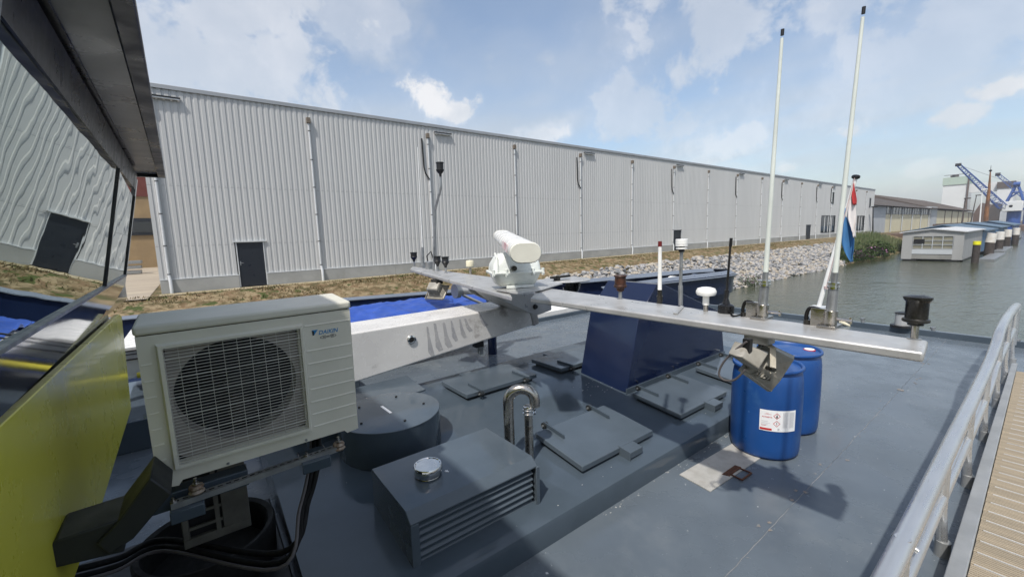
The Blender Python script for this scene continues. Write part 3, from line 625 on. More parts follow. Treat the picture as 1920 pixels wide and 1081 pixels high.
for side, inn in ((1, -1), (0, 1)):
    pts = spline(railpts(side), 5); rings = []
    for i, p in enumerate(pts):
        t = (pts[min(i + 1, len(pts) - 1)] - pts[max(i - 1, 0)]).normalized(); nrm = V(-t.y, t.x, 0) * inn
        w = .11 + .16 * max(0, min(1, (p.x - 6) / 9))
        k_ = (1 if side == 0 else -.6); hh = .05 + .035 * max(0, min(1, (p.x - 9) / 6)); rings.append([p - nrm * .06 + V(0, 0, .01 - hh * k_), p + nrm * w + V(0, 0, .005 + hh * k_), p + nrm * w + V(0, 0, .03 + hh * k_), p - nrm * .06 + V(0, 0, .035 - hh * k_)])
    build('bulwark_cap', MB().loft(rings), mat('rail_grey_blue', (.15, .175, .215), .35, 0, None, 1, .5), nb)
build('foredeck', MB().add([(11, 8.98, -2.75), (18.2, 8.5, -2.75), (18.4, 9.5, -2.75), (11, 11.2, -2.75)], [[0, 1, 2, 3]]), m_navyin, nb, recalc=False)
build('hull', MB().prism([(-30, 8.1, -5.6), (9, 8.1, -5.6), (17.2, 9.0, -5.6), (9, 12, -5.6), (-30, 17, -5.6)], (0, 0, 2.75)), m_navy, nb)
build('white_hatch_cover', MB().box(4.4, 12.4, 8.02, 8.93, -2.55, -2.02), m_white, nb, bevel=.03)
build('windlass', MB().cyl((15.6, 9.0, -2.25), (15.6, 9.9, -2.25), .28, n=20).cyl((16.3, 9.3, -2.2), (16.9, 9.4, -2.1), .22, n=16), m_navy, nb)
build('windlass_drum', MB().cyl((14.9, 9.0, -2.2), (14.9, 9.3, -2.2), .38, n=20), m_white, nb)
build('bollard', MB().box(11.6, 12.4, 9.2, 9.5, -2.75, -2.1), m_white, nb, bevel=.04)

# ------------------------------------------------------------------ own deck
DZ = -2.1
def deckmat(base):
    m = base; t = m.node_tree; return m
EX = 10.62
struct('deck', MB().box(-9, EX, -3.2, 7.42, DZ - .5, DZ), m_deck)
mb = MB().box(EX, EX + .10, -3.2, 7.50, DZ - 1.2, DZ + .11); mb.box(-9, EX, 7.42, 7.50, DZ - 1.2, DZ + .09)
struct('deck_edge', mb, m_casing, bevel=.008)
struct('hull', MB().box(-9, EX + .05, -3.2, 7.45, WZ - .3, DZ - .5), m_navy)
# weld seam across the deck : a low bead with worn patches of bare metal
mb = MB(); a0, a1 = V(EX - .2, 1.11, DZ), V(.2, 1.06, DZ)
pts = [a0.lerp(a1, i / 120) + V(0, random.uniform(-.004, .004), .0) for i in range(121)]
mb.tube(pts, .0032, 6)
for i in range(70):
    t = random.random(); p = a0.lerp(a1, t) + V(0, random.gauss(0, .035), .0025); s = random.uniform(.006, .022)
    mb.add([p + V(random.uniform(-1, 1) * s * 1.6, random.uniform(-1, 1) * s, 0) for _ in range(3)], [[0, 1, 2]])
struct('weld_seam', mb, mat('worn_bead', (.095, .112, .128), .5, 0, (.21, .215, .22), 5, .9), recalc=False)
mb = MB()
for i in range(16):
    p = V(random.choice((3.1, 3.6, 4.4, 6.4, 7.5, 8.6)) + random.uniform(-.2, .2), 1.08 + random.gauss(0, .06), DZ + .003); q = []
    for k in range(9): a = k * .698; q.append(p + V(math.cos(a) * random.uniform(.006, .026), math.sin(a) * random.uniform(.006, .02), 0))
    mb.poly(q)
p = at(1690, 731, 'z', DZ); mb.poly([p + V(math.cos(k * .6) * .05 * random.uniform(.6, 1.3), math.sin(k * .6) * .035 * random.uniform(.6, 1.3), .004) for k in range(10)])
struct('rust_spots', mb, mat('rust_stain', (.22, .175, .14), .8, 0, (.17, .18, .185), 30, .9), recalc=False)
# raised casing with cambered top
def ctop(y): return -1.925 + .088 * (min(y, 3.7) - 1.94) if y < 3.7 else -1.770
CX0, CX1 = .30, 6.45
prof = [(1.935, DZ - .01), (1.935, -1.955), (1.945, -1.932), (1.97, -1.922), (2.3, ctop(2.3)), (3.0, ctop(3.0)), (3.66, ctop(3.66)), (3.74, -1.770), (4.62, -1.772), (4.65, -1.79), (4.655, DZ - .01)]
struct('casing', MB().prism([(CX0, y, z) for y, z in prof], (CX1 - CX0, 0, 0)), m_casing, smooth=25)

# scuffs and chips in the paint
mb = MB()
def scuff(x, y, z, s, n=7):
    a0 = random.uniform(0, 6.28); mb.poly([V(x + math.cos(a0 + k * 6.283 / n) * s * random.uniform(.3, 1.5), y + math.sin(a0 + k * 6.283 / n) * s * random.uniform(.25, .8), z) for k in range(n)])
for i in range(46):
    y = random.choice((random.uniform(2.0, 2.15), random.uniform(2.0, 3.6), random.uniform(3.75, 4.5))); scuff(random.uniform(.5, 6.2), y, ctop(y) + .0035, random.uniform(.002, .008))
for i in range(60): scuff(random.uniform(2.2, 4.2), 1.90 + random.gauss(0, .018), DZ + .003, random.uniform(.002, .011))
for i in range(60): scuff(random.uniform(.8, 10), random.uniform(.5, 1.8), DZ + .003, random.uniform(.0015, .006))
for i in range(26): scuff(random.uniform(3.3, 3.85), random.uniform(3.0, 3.5), ctop(3.3) + .006, random.uniform(.003, .012))
struct('paint_chips', mb, mat('chipped_paint', (.30, .32, .33), .7, 0, (.46, .46, .44), 30, .9), recalc=False, smooth=0)
# hatches
def hatch(front, dx, dy, zf, sl, lab, right=True, hinge_back=True):
    """front = near left corner of lid top (x, y); sl slope"""
    x0, y0 = front
    h = thing('deck_hatch', lab, 'hatch', (x0 + dx / 2, y0 + dy / 2, ctop(y0 + dy / 2)), 'grey deck hatches on the raised casing')
    def P(x, y, z): return V(x0 + x, y0 + y, zf + sl * y + z)
    def bx(mb, xa, xb, ya, yb, za, zb): return mb.add([P(xa, ya, za), P(xb, ya, za), P(xb, yb, za), P(xa, yb, za), P(xa, ya, zb), P(xb, ya, zb), P(xb, yb, zb), P(xa, yb, zb)], [[3, 2, 1, 0], [4, 5, 6, 7], [0, 1, 5, 4], [1, 2, 6, 5], [2, 3, 7, 6], [3, 0, 4, 7]])
    lid = bx(MB(), 0, dx, 0, dy, -.05, 0)
    build('lid', lid, m_hatch, h, bevel=.007)
    build('coaming', bx(MB(), .04, dx - .04, .04, dy - .04, -.12, -.051), m_darkslate, h, bevel=.003)  # dark tone on the coaming paints in the shadow gap below the lid
    ln = MB()
    build('latch_box', (bx(MB(), dx * .50, dx * .68, -.105, -.001, -.055, .001) if hinge_back else bx(MB(), dx * .30, dx * .46, dy + .001, dy + .1, -.06, -.004)), m_hatch, h, bevel=.004)
    if hinge_back: build('latch_tab', bx(MB(), dx * .49, dx * .499, -.11, .02, -.075, .006), m_hatch, h, bevel=.002)
    for fx in (.16, .80):
        xx = dx * fx
        if hinge_back:
            bar = bx(MB(), xx - .006, xx + .006, dy * .62, dy + .05, .0005, .036)
            pv = P(xx, dy + .035, .005)
        else:
            bar = bx(MB(), xx - .006, xx + .006, -.05, dy * .4, .0005, .030); bx(bar, xx - .006, xx + .006, -.062, -.05, -.09, .03)
            pv = P(xx, -.045, -.02)
        hb = build('hinge_arm', bar, m_casing, h, bevel=.002)
        build('hinge_pin', MB().cyl(pv - V(.035, 0, 0), pv + V(.035, 0, 0), .011, n=10), m_galv, hb)
        build('hinge_lug', MB().cyl(pv - V(.022, 0, 0), pv + V(.022, 0, 0), .030, n=14), m_darkslate, hb)
    return h
def fc(u, v, z): p = at(u, v, 'z', z); return (p.x, p.y)
def cz(y, k): return ctop(y) + k
f1 = fc(1091.9, 874, -1.835); hatch((f1[0], f1[1]), .94, .575, -1.835, .115, 'large grey hatch nearest the viewer, right of the bent steel pipe')
f2_ = fc(1276.9, 776.9, -1.835); hatch((f2_[0], f2_[1]), .94, .575, -1.835, .10, 'grey hatch in front of the navy funnel, left of the blue drums')
f3 = fc(1368.6, 724.4, -1.825); hatch((5.02, 2.2), .94, .55, -1.835, .10, 'grey hatch half hidden behind the near blue drum')
z = lambda x, y: (800 + x / 6, 630 + y / 6)
f4 = fc(*z(450, 655), -1.69); hatch((f4[0], f4[1]), .99, .575, -1.69, -.01, 'grey hatch standing open a crack, between the steel mast and the bent pipe', hinge_back=False)
f5 = fc(*z(1510, 365), -1.69); hatch((f5[0], f5[1]), .99, .575, -1.69, -.01, 'far grey hatch half hidden by the navy funnel', hinge_back=False)

# ventilation louvre box
bxh = thing('ventilation_box', 'slate grey box with horizontal ventilation slats, nearest thing on the raised casing', 'ventilation box', (1.3, 2.45, -1.9))
BX0, BX1, BY0, BY1, BT = .825, 1.785, 2.135, 2.775, -1.585
build('housing', MB().prism([(BX0 + .012, BY0 + .10, -1.93), (BX0 + .012, BY1 - .01, -1.90), (BX0 + .012, BY1 - .01, BT - .012), (BX0 + .012, BY0 + .10, BT - .012)], (BX1 - BX0 - .024, 0, 0)), m_black, bxh)
build('top_sheet', MB().prism([(BX0, BY1, BT), (BX0, BY1, BT - .008), (BX0, BY0 + .055, BT - .008), (BX0, BY0 + .004, BT - .052), (BX0, BY0 - .006, BT - .060), (BX0, BY0 - .006, BT - .050), (BX0, BY0 + .055, BT)], (BX1 - BX0, 0, 0)), m_hatch, bxh, bevel=.003)
build('side_panel', MB().prism([(BX0, BY0 + .006, -1.935), (BX0, BY1, -1.90), (BX0, BY1, BT - .01), (BX0, BY0 + .055, BT - .01), (BX0, BY0 + .006, BT - .055)], (.010, 0, 0)), m_hatch, bxh)
build('side_panel', MB().prism([(BX1 - .01, BY0 + .006, -1.935), (BX1 - .01, BY1, -1.90), (BX1 - .01, BY1, BT - .01), (BX1 - .01, BY0 + .055, BT - .01), (BX1 - .01, BY0 + .006, BT - .055)], (.010, 0, 0)), m_hatch, bxh)
build('back_panel', MB().box(BX0 + .01, BX1 - .01, BY1 - .008, BY1, -1.92, BT - .01), m_hatch, bxh)
build('corner_post', MB().box(BX0, BX0 + .052, BY0 - .008, BY0 + .004, -1.925, BT - .06), m_hatch, bxh, bevel=.002)
build('corner_post', MB().box(BX1 - .030, BX1, BY0 - .03, BY0 - .02, -1.925, BT - .045).box(BX1 - .010, BX1, BY0 - .02, BY0 + .004, -1.925, BT - .05), m_hatch, bxh, bevel=.002)
for k in range(6):
    z0 = BT - .085 - k * .0455
    build('louvre_blade', MB().prism([(BX0 + .053, BY0 + .052, z0 + .024), (BX0 + .053, BY0 + .004, z0 - .014), (BX0 + .053, BY0 + .004, z0 - .018), (BX0 + .053, BY0 + .052, z0 + .020)], (BX1 - BX0 - .087, 0, 0)), m_hatch, bxh)
build('bottom_rail', MB().box(BX0 + .052, BX1 - .032, BY0 + .01, BY0 + .02, -1.935, -1.905), m_hatch, bxh)
vc = at(803, 889, 'z', BT)
vent = thing('vent_cap', 'round polished steel vent cap on the louvred box', 'vent cap', vc)
build('cap', MB().lathe([(.090, .012), (.094, .030), (.094, .070), (.090, .076), (.084, .076), (.080, .071), (.0005, .071)], vc, n=40), m_chrome, vent)
build('neck', MB().lathe([(.080, .001), (.084, .004), (.080, .013)], vc, n=32), m_inox, vent)
build('sealant', MB().poly([vc + V(.115 + math.cos(a) * random.uniform(.005, .026), -.045 + math.sin(a) * random.uniform(.005, .024), .0015) for a in [k * .42 for k in range(15)]]), mat('white_sealant', (.55, .58, .60), .6), vent, recalc=False)

# bent stainless pipe and stand pipe
gp = thing('gooseneck_pipe', 'bent stainless steel vent pipe standing behind the louvred box', 'pipe', (2.05, 2.62, -1.86))
dv = V(.80, -.60, 0); b0 = at(956.5, 860, 'z', -1.86); pz = -1.36; rr = .108
path = [V(b0.x, b0.y, -1.89), V(b0.x, b0.y, pz)] + [V(b0.x, b0.y, pz) + dv * rr * (1 - math.cos(a)) + V(0, 0, rr * math.sin(a)) for a in [math.pi * k / 14 for k in range(1, 15)]] + [V(b0.x, b0.y, pz - .045) + dv * rr * 2]
build('pipe', MB().tube(path, .044, 20), m_inox, gp)
sp = thing('stand_pipe', 'short capped stainless stand pipe with hose clamps', 'pipe', (2.03, 2.5, -1.87))
c = at(993, 861, 'z', -1.87); tz = at(993, 772, 'x', c.x).z
build('pipe', MB().cyl((c.x, c.y, -1.90), (c.x, c.y, tz), .036, n=20), m_inox, sp)
build('cap', MB().lathe([(.041, 0), (.043, .004), (.043, .035), (.040, .045), (.030, .050), (.001, .051)], (c.x, c.y, tz)), m_chrome, sp)
cb = MB()
for zz in (tz + .012, tz - .02): cb.lathe([(.046, 0), (.048, .002), (.048, .011), (.046, .013)], (c.x, c.y, zz)); cb.cyl(V(c.x, c.y, zz + .006) + V(.03, -.045, 0), V(c.x, c.y, zz + .006) + V(.055, -.02, 0), .008, n=8)
build('hose_clamp', cb, m_chrome, sp)

# round cover and locker
dcx, dcy, dr_, dzt = 1.2227, 3.4626, .434, -1.5
dc = thing('round_cover', 'low round slate grey fan cover with bolted lid on the casing', 'fan cover', (dcx, dcy, -1.79))
build('shell', MB().lathe([(dr_ - .006, -.31), (dr_ - .002, -.30), (dr_ - .002, -.010)], (dcx, dcy, dzt), n=72), m_casing, dc)
build('lid', MB().lathe([(dr_, -.009), (dr_ + .002, -.006), (dr_, -.001), (dr_ - .006, 0), (.001, .002)], (dcx, dcy, dzt), n=72), m_hatch, dc)
for k in range(5): a = 1.0 + k * 1.2566; build('bolt', MB().cyl((dcx + math.cos(a) * .3, dcy + math.sin(a) * .3, dzt - .001), (dcx + math.cos(a) * .3, dcy + math.sin(a) * .3, dzt + .012), .011, n=8), m_black, dc)
lp = at(724, 767, 'z', dzt + .003); dl = (at(733, 774, 'z', dzt + .003) - at(715, 761, 'z', dzt + .003)); dn = V(-dl.y, dl.x, 0).normalized() * .012
build('name_strip', MB().quad(lp - dl / 2 - dn, lp + dl / 2 - dn, lp + dl / 2 + dn, lp - dl / 2 + dn), m_paper, dc, recalc=False)
lk = thing('deck_locker', 'flat slate grey locker behind the round fan cover', 'locker', (1.2, 4.2, -1.8))
lk_z = -1.56; a, b_, c_ = at(755, 705, 'z', lk_z), at(798, 729, 'z', lk_z), at(640, 731, 'z', lk_z)
build('lid', MB().prism([(.55, b_.y - .12, lk_z - .02), (b_.x, b_.y, lk_z - .02), (a.x + .05, a.y, lk_z - .02), (.55, a.y, lk_z - .02)], (0, 0, .02)), m_hatch, lk, bevel=.004)
build('body', MB().prism([(.6, b_.y - .08, -1.82), (b_.x - .2, b_.y + .03, -1.82), (a.x - .05, a.y - .04, -2.1), (.6, a.y - .04, -2.1)], (0, 0, .24)), m_casing, lk)

# metal patch + rusty ring
mb = MB(); pc = [at(u, v, 'z', DZ + .004) for u, v in ((1274, 889), (1332, 921), (1420, 862), (1363, 833))]
e = (pc[2] - pc[1]) ; pc[2] = pc[1] + e * 1.25; pc[3] = pc[0] + (pc[2] - pc[1]) * 1.0
mb.prism([p - V(0, 0, .003) for p in pc], (0, 0, .006))
tag(build('metal_plate', mb, m_ply), 'bare worn metal plate lying on the deck in front of the drums', 'metal plate')
sq = [at(u, v, 'z', DZ + .012) for u, v in ((1369, 888), (1391, 899), (1409, 886), (1387, 877))]
rg = MB()
for k in range(4): rg.cyl(sq[k], sq[(k + 1) % 4], .0075, n=8)
ro2 = thing('lashing_ring', 'rusty square lashing ring beside the metal plate', 'ring', sq[0])
build('ring', rg, m_rust, ro2)
build('pad', MB().prism([sq[0] + V(-.03, -.01, -.006), sq[3] + V(.03, .0, -.006), sq[3] + V(.02, .05, -.006), sq[0] + V(-.05, .045, -.006)], (0, 0, .006)), m_rust, ro2)

# ------------------------------------------------------------------ navy funnel
fz = -1.785; k0 = at(1175.4, 728.6, 'z', fz); FY0, = (k0.y,); kL = at(1082, 701, 'z', fz)
FY1 = kL.y; FX0 = k0.x
def fp(u, v): p = at(u, v, 'y', FY0); return (p.x, p.z)
sideprof = [(FX0, fz - .05), fp(1197, 598), fp(1231, 533), (fp(1231, 533)[0] + .12, fp(1231, 533)[1] - .005), fp(1352, 585), (fp(1358, 655.4)[0] - .0, fz - .05)]
fn = thing('funnel', 'large navy blue slanted exhaust funnel housing bolted to the deck', 'funnel', ((FX0 + fp(1358, 655)[0]) / 2, (FY0 + FY1) / 2, fz))
build('housing', MB().prism([(x, FY0, z_) for x, z_ in sideprof], (0, FY1 - FY0, 0)), m_navy, fn, bevel=.006, smooth=20)
for (u, v) in ((1194, 714), (1262, 687), (1347, 656), (1343, 655)):
    p = at(u, v, 'y', FY0 - .002); build('bolt', MB().cyl(p, p - V(0, .012, 0), .012, n=10), m_chrome, fn)
build('base_bead', MB().box(FX0 - .02, fp(1358, 655)[0], FY0 - .012, FY0 - .001, fz - .06, fz + .004), m_casing, fn)

# ------------------------------------------------------------------ drums
def drum(cx, cy, lab, rz):
    d = thing('plastic_drum', lab, 'drum', (cx, cy, DZ), 'blue plastic drums beside the casing')
    H = .86; z0 = DZ
    pr = [(.20, .004), (.262, .006), (.276, .016), (.283, .04), (.287, .12), (.291, .30), (.292, .44), (.291, .58), (.287, .70), (.279, .765), (.268, .790), (.262, .798), (.262, .806)]
    build('body', MB().lathe(pr, (cx, cy, z0), n=72), m_drum, d, smooth=50)
    build('rim', MB().lathe([(.262, .806), (.284, .808), (.292, .815), (.292, .830), (.286, .838), (.274, .838), (.268, .832), (.262, .812)], (cx, cy, z0), n=72), m_drum, d, smooth=50)
    build('lid', MB().lathe([(.266, .802), (.262, .816), (.250, .812), (.2, .822), (.001, .826)], (cx, cy, z0), n=72), m_drum, d, smooth=30)
    for s in (0, 1):
        a = rz + s * math.pi; p = V(cx + math.cos(a) * .19, cy + math.sin(a) * .19, z0 + .818)
        bg_ = build('bung', MB().lathe([(.045, 0), (.045, .014), (.036, .016), (.001, .017)], p, n=20), m_white, d)
        build('bung_ring', MB().lathe([(.053, -.002), (.053, .008), (.047, .009), (.047, .0)], p, n=20), m_redink, bg_)
    return d
ray = at(1430, 862, 'z', DZ); nd = ray.xy.normalized()
D1 = V(ray.x + nd.x * .285, ray.y + nd.y * .285, DZ); D2 = V(4.84, 1.64, DZ)
d1 = drum(D1.x, D1.y, 'near blue plastic drum with the white chemical label', -.35)
drum(D2.x, D2.y, 'rear blue plastic drum without a label, behind the labelled one', -.85)
# label on the near drum
la = math.atan2(-D1.y, -D1.x)  # toward viewer
def text_mesh(s, size, font_bold=0.0, shear=0.0, align='LEFT'):
    cu = bpy.data.curves.new('t', 'FONT'); cu.body = s; cu.size = size; cu.align_x = align; cu.offset = font_bold; cu.shear = shear; cu.fill_mode = 'FRONT' if hasattr(cu, 'fill_mode') else cu.fill_mode
    cu.resolution_u = 3
    o = bpy.data.objects.new('t', cu); COL.objects.link(o); dg = bpy.context.evaluated_depsgraph_get(); me = bpy.data.meshes.new_from_object(o.evaluated_get(dg))
    vs = [v.co.copy() for v in me.vertices]; fs = [list(p.vertices) for p in me.polygons]
    bpy.data.objects.remove(o); bpy.data.meshes.remove(me); return vs, fs
LR = .2935
u0, v0 = at(1424, 765, 'x', D1.x - .2), at(1424, 805, 'x', D1.x - .2)
def az_for(u, v):  # angle on the drum seen at pixel
    r = MC @ Vector((u - 960, 540.5 - v, -F)); r = r.normalized(); h = V(r.x, r.y, 0); hh = h.length; h /= hh
    c = V(D1.x, D1.y, 0); tca = h.dot(c); d2 = c.length_squared - tca * tca; t = tca - math.sqrt(max(LR * LR - d2, 0)); p = h * t; zz = r.z / hh * t
    return math.atan2(p.y - c.y, p.x - c.x), zz
aL, zL = az_for(1424, 785); aR, zR = az_for(1491, 782); _, zT1 = az_for(1426, 765.5); _, zB1 = az_for(1424, 804)
lab_h = zT1 - zB1; 
if aR < aL: aR += 2 * math.pi
LW = (aR - aL) * LR
def cyl_map(x, y, lift):  # x in 0..LW from left, y 0..lab_h from bottom
    a = aL + x / LR; r = LR + lift; return V(D1.x + math.cos(a) * r, D1.y + math.sin(a) * r, zB1 + y)
def patch(x0, x1, y0, y1, lift, n=12):
    mb = MB(); vs = [cyl_map(x0 + (x1 - x0) * i / n, yy, lift) for i in range(n + 1) for yy in (y0, y1)]
    return mb.add(vs, [[2 * i, 2 * i + 2, 2 * i + 3, 2 * i + 1] for i in range(n)])
lb = build('paper_label', patch(0, LW, 0, lab_h, .001, 24), m_paper, d1, recalc=False, label='white chemical label with red and black hazard diamonds')
def rect(mb, x0, x1, y0, y1, lift=.0022):
    p = patch(x0, x1, y0, y1, lift, max(2, int((x1 - x0) / .01))); mb.add(p.v, p.f)
W_, H_ = LW, lab_h
red = MB(); blk = MB(); gry = MB()
rect(red, .015 * W_, .32 * W_, .04 * H_, .14 * H_)
vs, fs = text_mesh('ACTISEPTA', .028, .0006)
sc = .26 * W_ / max(v.x for v in vs); red.add([cyl_map(.06 * W_ + v.x * sc, .64 * H_ + v.y * sc, .0022) for v in vs], fs)
for yy in (.80, .84): rect(red, .12 * W_ + (yy - .8) * .3, .30 * W_ - (yy - .8) * .6, yy * H_, (yy + .012) * H_)
for k in range(3): rect(gry, .05 * W_, (.22 + .05 * (k % 2)) * W_, (.30 + k * .075) * H_, (.315 + k * .075) * H_)
rect(red, .05 * W_, .18 * W_, .245 * H_, .262 * H_)
for cy_ in (.74, .38):
    cx_ = .44 * W_; s = .15 * H_; t_ = .028 * H_
    for i in range(4):
        a, b2 = math.pi / 2 * i, math.pi / 2 * (i + 1)
        q = [(cx_ + math.cos(a) * s, cy_ * H_ + math.sin(a) * s), (cx_ + math.cos(b2) * s, cy_ * H_ + math.sin(b2) * s), (cx_ + math.cos(b2) * (s - t_), cy_ * H_ + math.sin(b2) * (s - t_)), (cx_ + math.cos(a) * (s - t_), cy_ * H_ + math.sin(a) * (s - t_))]
        red.add([cyl_map(x, y, .0022) for x, y in q], [[0, 1, 2, 3]])
rect(blk, .44 * W_ - .0022, .44 * W_ + .0022, .365 * H_, .45 * H_); rect(blk, .44 * W_ - .0022, .44 * W_ + .0022, .32 * H_, .345 * H_)
rect(blk, .44 * W_ - .009, .44 * W_ + .009, .665 * H_, .70 * H_); rect(blk, .44 * W_ - .003, .44 * W_ + .003, .70 * H_, .81 * H_); rect(blk, .44 * W_ - .007, .44 * W_ + .007, .72 * H_, .745 * H_)
build('grey_print', gry, m_greyink, lb, recalc=False, smooth=0)
for c_ in (.60, .80):
    gry = MB()
    for k in range(26): rect(gry, c_ * W_, (c_ + .15 - random.random() * .03) * W_, (.20 + k * .028) * H_, (.209 + k * .028) * H_)
    build('grey_print', gry, m_greyink, lb, recalc=False, smooth=0)
for c_ in (.38, .47): gry = MB(); rect(gry, c_ * W_, (c_ + .05) * W_, .07 * H_, .17 * H_)
build('red_print', red, m_redink, lb, recalc=False, smooth=0); build('black_print', blk, m_blkink, lb, recalc=False, smooth=0); build('grey_print', gry, m_greyink, lb, recalc=False, smooth=0)

# ------------------------------------------------------------------ folding radar mast
MY0, MY1 = 4.42, 5.02
def mp(u, v, y=MY0): p = at(u, v, 'y', y); return (p.x, p.z)
pa, pb, pcx, pdx = mp(660.8, 624), mp(668, 716), mp(1000, 609), mp(990, 570)
sl_ = (pdx[1] - pa[1]) / (pdx[0] - pa[0]); bl_ = (pcx[1] - pb[1]) / (pcx[0] - pb[0])
xL = .35
m_streak = mat('reflection_tone_metal', (.46, .46, .47), .22, .25, (.54, .53, .52), 9, .8)
mast = thing('radar_mast', 'folded down white metal radar mast with a long cross beam over the deck', 'mast', (1.2, 4.0, -1.9))
topz = lambda x: pa[1] + sl_ * (x - pa[0]); botz = lambda x: pb[1] + bl_ * (x - pb[0])
build('boom', MB().prism([(xL, MY0, botz(xL)), (pcx[0], MY0, pcx[1]), (pdx[0], MY0, topz(pdx[0])), (xL, MY0, topz(xL))], (0, MY1 - MY0, 0)), m_mast, mast, bevel=.018, segs=3)
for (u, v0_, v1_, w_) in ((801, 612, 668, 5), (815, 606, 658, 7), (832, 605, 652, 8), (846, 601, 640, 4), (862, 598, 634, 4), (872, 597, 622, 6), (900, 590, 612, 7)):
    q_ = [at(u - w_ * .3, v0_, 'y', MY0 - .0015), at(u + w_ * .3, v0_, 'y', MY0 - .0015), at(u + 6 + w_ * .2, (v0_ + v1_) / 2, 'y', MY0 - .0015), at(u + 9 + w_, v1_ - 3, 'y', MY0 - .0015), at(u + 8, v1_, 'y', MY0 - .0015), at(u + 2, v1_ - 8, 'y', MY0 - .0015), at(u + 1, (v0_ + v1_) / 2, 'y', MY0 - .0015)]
    build('reflection_streak', MB().poly(q_), m_streak, mast, recalc=False, smooth=0)  # reflections on the boom side, painted as flat darker streaks
build('end_cap', MB().prism([(pcx[0] + .004, MY0 - .012, pcx[1] - .015), (pcx[0] + .10, MY0 - .012, pcx[1] + .01), (pdx[0] + .14, MY0 - .012, topz(pdx[0]) - .03), (pdx[0] + .004, MY0 - .012, topz(pdx[0]) - .02)], (0, .60, 0)), m_beam, mast, bevel=.01)
p = at(771, 636, 'y', MY0)
pl_ = build('port_light', MB().lathe([(.052, .0), (.055, .006), (.050, .018), (.034, .022), (.034, .010), (.001, .010)], p, (0, -1, 0), 32), m_chrome, mast)
build('lens', MB().lathe([(.032, .010), (.026, .020), (.001, .024)], p, (0, -1, 0), 24), m_black, pl_)
build('support_leg', MB().box(.62, .72, 4.6, 4.8, -2.1, botz(.67) + .02), m_casing, mast)
# castor under the boom
wc = at(904, 661, 'y', 4.68); wl = build('castor', MB().cyl(wc - V(.0, .018, 0), wc + V(0, .018, 0), .045, n=24), m_white, mast)
build('fork', MB().box(wc.x - .05, wc.x + .0, wc.y - .03, wc.y - .02, wc.z - .01, wc.z + .09).box(wc.x - .05, wc.x + .0, wc.y + .02, wc.y + .03, wc.z - .01, wc.z + .09).box(wc.x - .07, wc.x + .02, wc.y - .035, wc.y + .035, wc.z + .08, wc.z + .10), m_galv, wl)
build('castor_post', MB().box(wc.x - .12, wc.x, 4.63, 4.73, wc.z + .10, botz(wc.x) + .02), m_black, mast)
# crossbeam
BZ = -.60; th = .05
RF1, RB1 = at(1733, 660.5, 'z', BZ), at(1740.6, 637.8, 'z', BZ); RF0, RB0 = at(995, 557.3, 'z', BZ), at(1012, 537.4, 'z', BZ)
LF1, LB1 = at(769, 504, 'z', BZ + .035), at(773, 499.3, 'z', BZ + .035); LF0, LB0 = at(960, 556, 'z', BZ), at(928, 524, 'z', BZ)
LM = at(800, 500.5, 'z', BZ + .03)
def arm(name, top, dz):
    return build(name, MB().prism([p - V(0, 0, dz) for p in top], (0, 0, dz)), m_beam, mast, bevel=.012, segs=3)
arm('beam_arm', [RF0, RF1, RB1, RB0], th)
arm('beam_arm', [LF0, LF1, LB1, LB0 + V(.15, 0, 0)], th)
cp = [at(u, v, 'z', BZ + .012) for u, v in ((929, 544.5), (970, 551.8), (1014, 545), (1055, 533), (1014.6, 525))]
build('mounting_plate', MB().prism(cp, (0, 0, .014)), m_beam, mast, bevel=.003)
gy = 3.95
gs = [at(u, v, 'y', gy) for u, v in ((929, 545), (970, 552), (1008, 548), (1034, 568), (1034, 581), (1010, 590), (1000, 589), (962, 572), (930, 557))]
build('hinge_bracket', MB().prism([p for p in gs], (0, .03, 0)), m_beam, mast, bevel=.004)
build('hinge_bracket', MB().prism([p + V(.02, .62, 0) for p in gs], (0, .03, 0)), m_beam, mast, bevel=.004)
cr_ = (gs[0] + gs[5]) / 2
build('bracket_core', MB().prism([p + V(.01, .06, .0) for p in (gs[0], gs[2], gs[4], gs[6], gs[7])], (0, .52, 0)), m_beam, mast)
p = at(1003, 574.5, 'y', gy - .002); build('pivot_bolt', MB().lathe([(.032, 0), (.034, .006), (.024, .014), (.024, .03), (.001, .032)], p, (0, -1, 0), 20), m_black, mast)

# radar scanner
rad = thing('radar_scanner', 'white marine radar with a wide rounded scanner on a cast gearbox', 'radar', at(968, 542, 'z', BZ + .03))
bc = at(967, 537, 'z', BZ + .03); fwd = V(.80, -.25, 0).normalized()
rx = V(math.cos(-.42), math.sin(-.42), 0); ry = V(-rx.y, rx.x, 0)   # rx along width seen, ry away
def rrect(c, a, b, r, z, n=5):
    o = []
    for sx, sy, st in ((1, 1, 0), (-1, 1, 90), (-1, -1, 180), (1, -1, 270)):
        for k in range(n):
            an = R(st + 90 * k / (n - 1)); o.append(Vector(c) + rx * (sx * (a - r) + r * math.cos(an)) + ry * (sy * (b - r) + r * math.sin(an)) + V(0, 0, z))
    return o
cc_ = bc + ry * .05
build('lower_housing', MB().loft([rrect(cc_, .19, .13, .05, .02), rrect(cc_, .215, .15, .06, .035), rrect(cc_, .262, .19, .06, .15)]), m_wht_dirty, rad)
build('flange', MB().loft([rrect(cc_, .285, .205, .05, .151), rrect(cc_, .290, .21, .05, .158), rrect(cc_, .290, .21, .05, .172), rrect(cc_, .283, .203, .05, .178)]), m_wht_dirty, rad)
build('upper_housing', MB().loft([rrect(cc_, .265, .19, .06, .179), rrect(cc_, .258, .182, .07, .25), rrect(cc_ + rx * .01, .225, .16, .09, .33), rrect(cc_ + rx * .01, .18, .13, .09, .365), rrect(cc_, .09, .09, .08, .375)]), m_wht_dirty, rad)
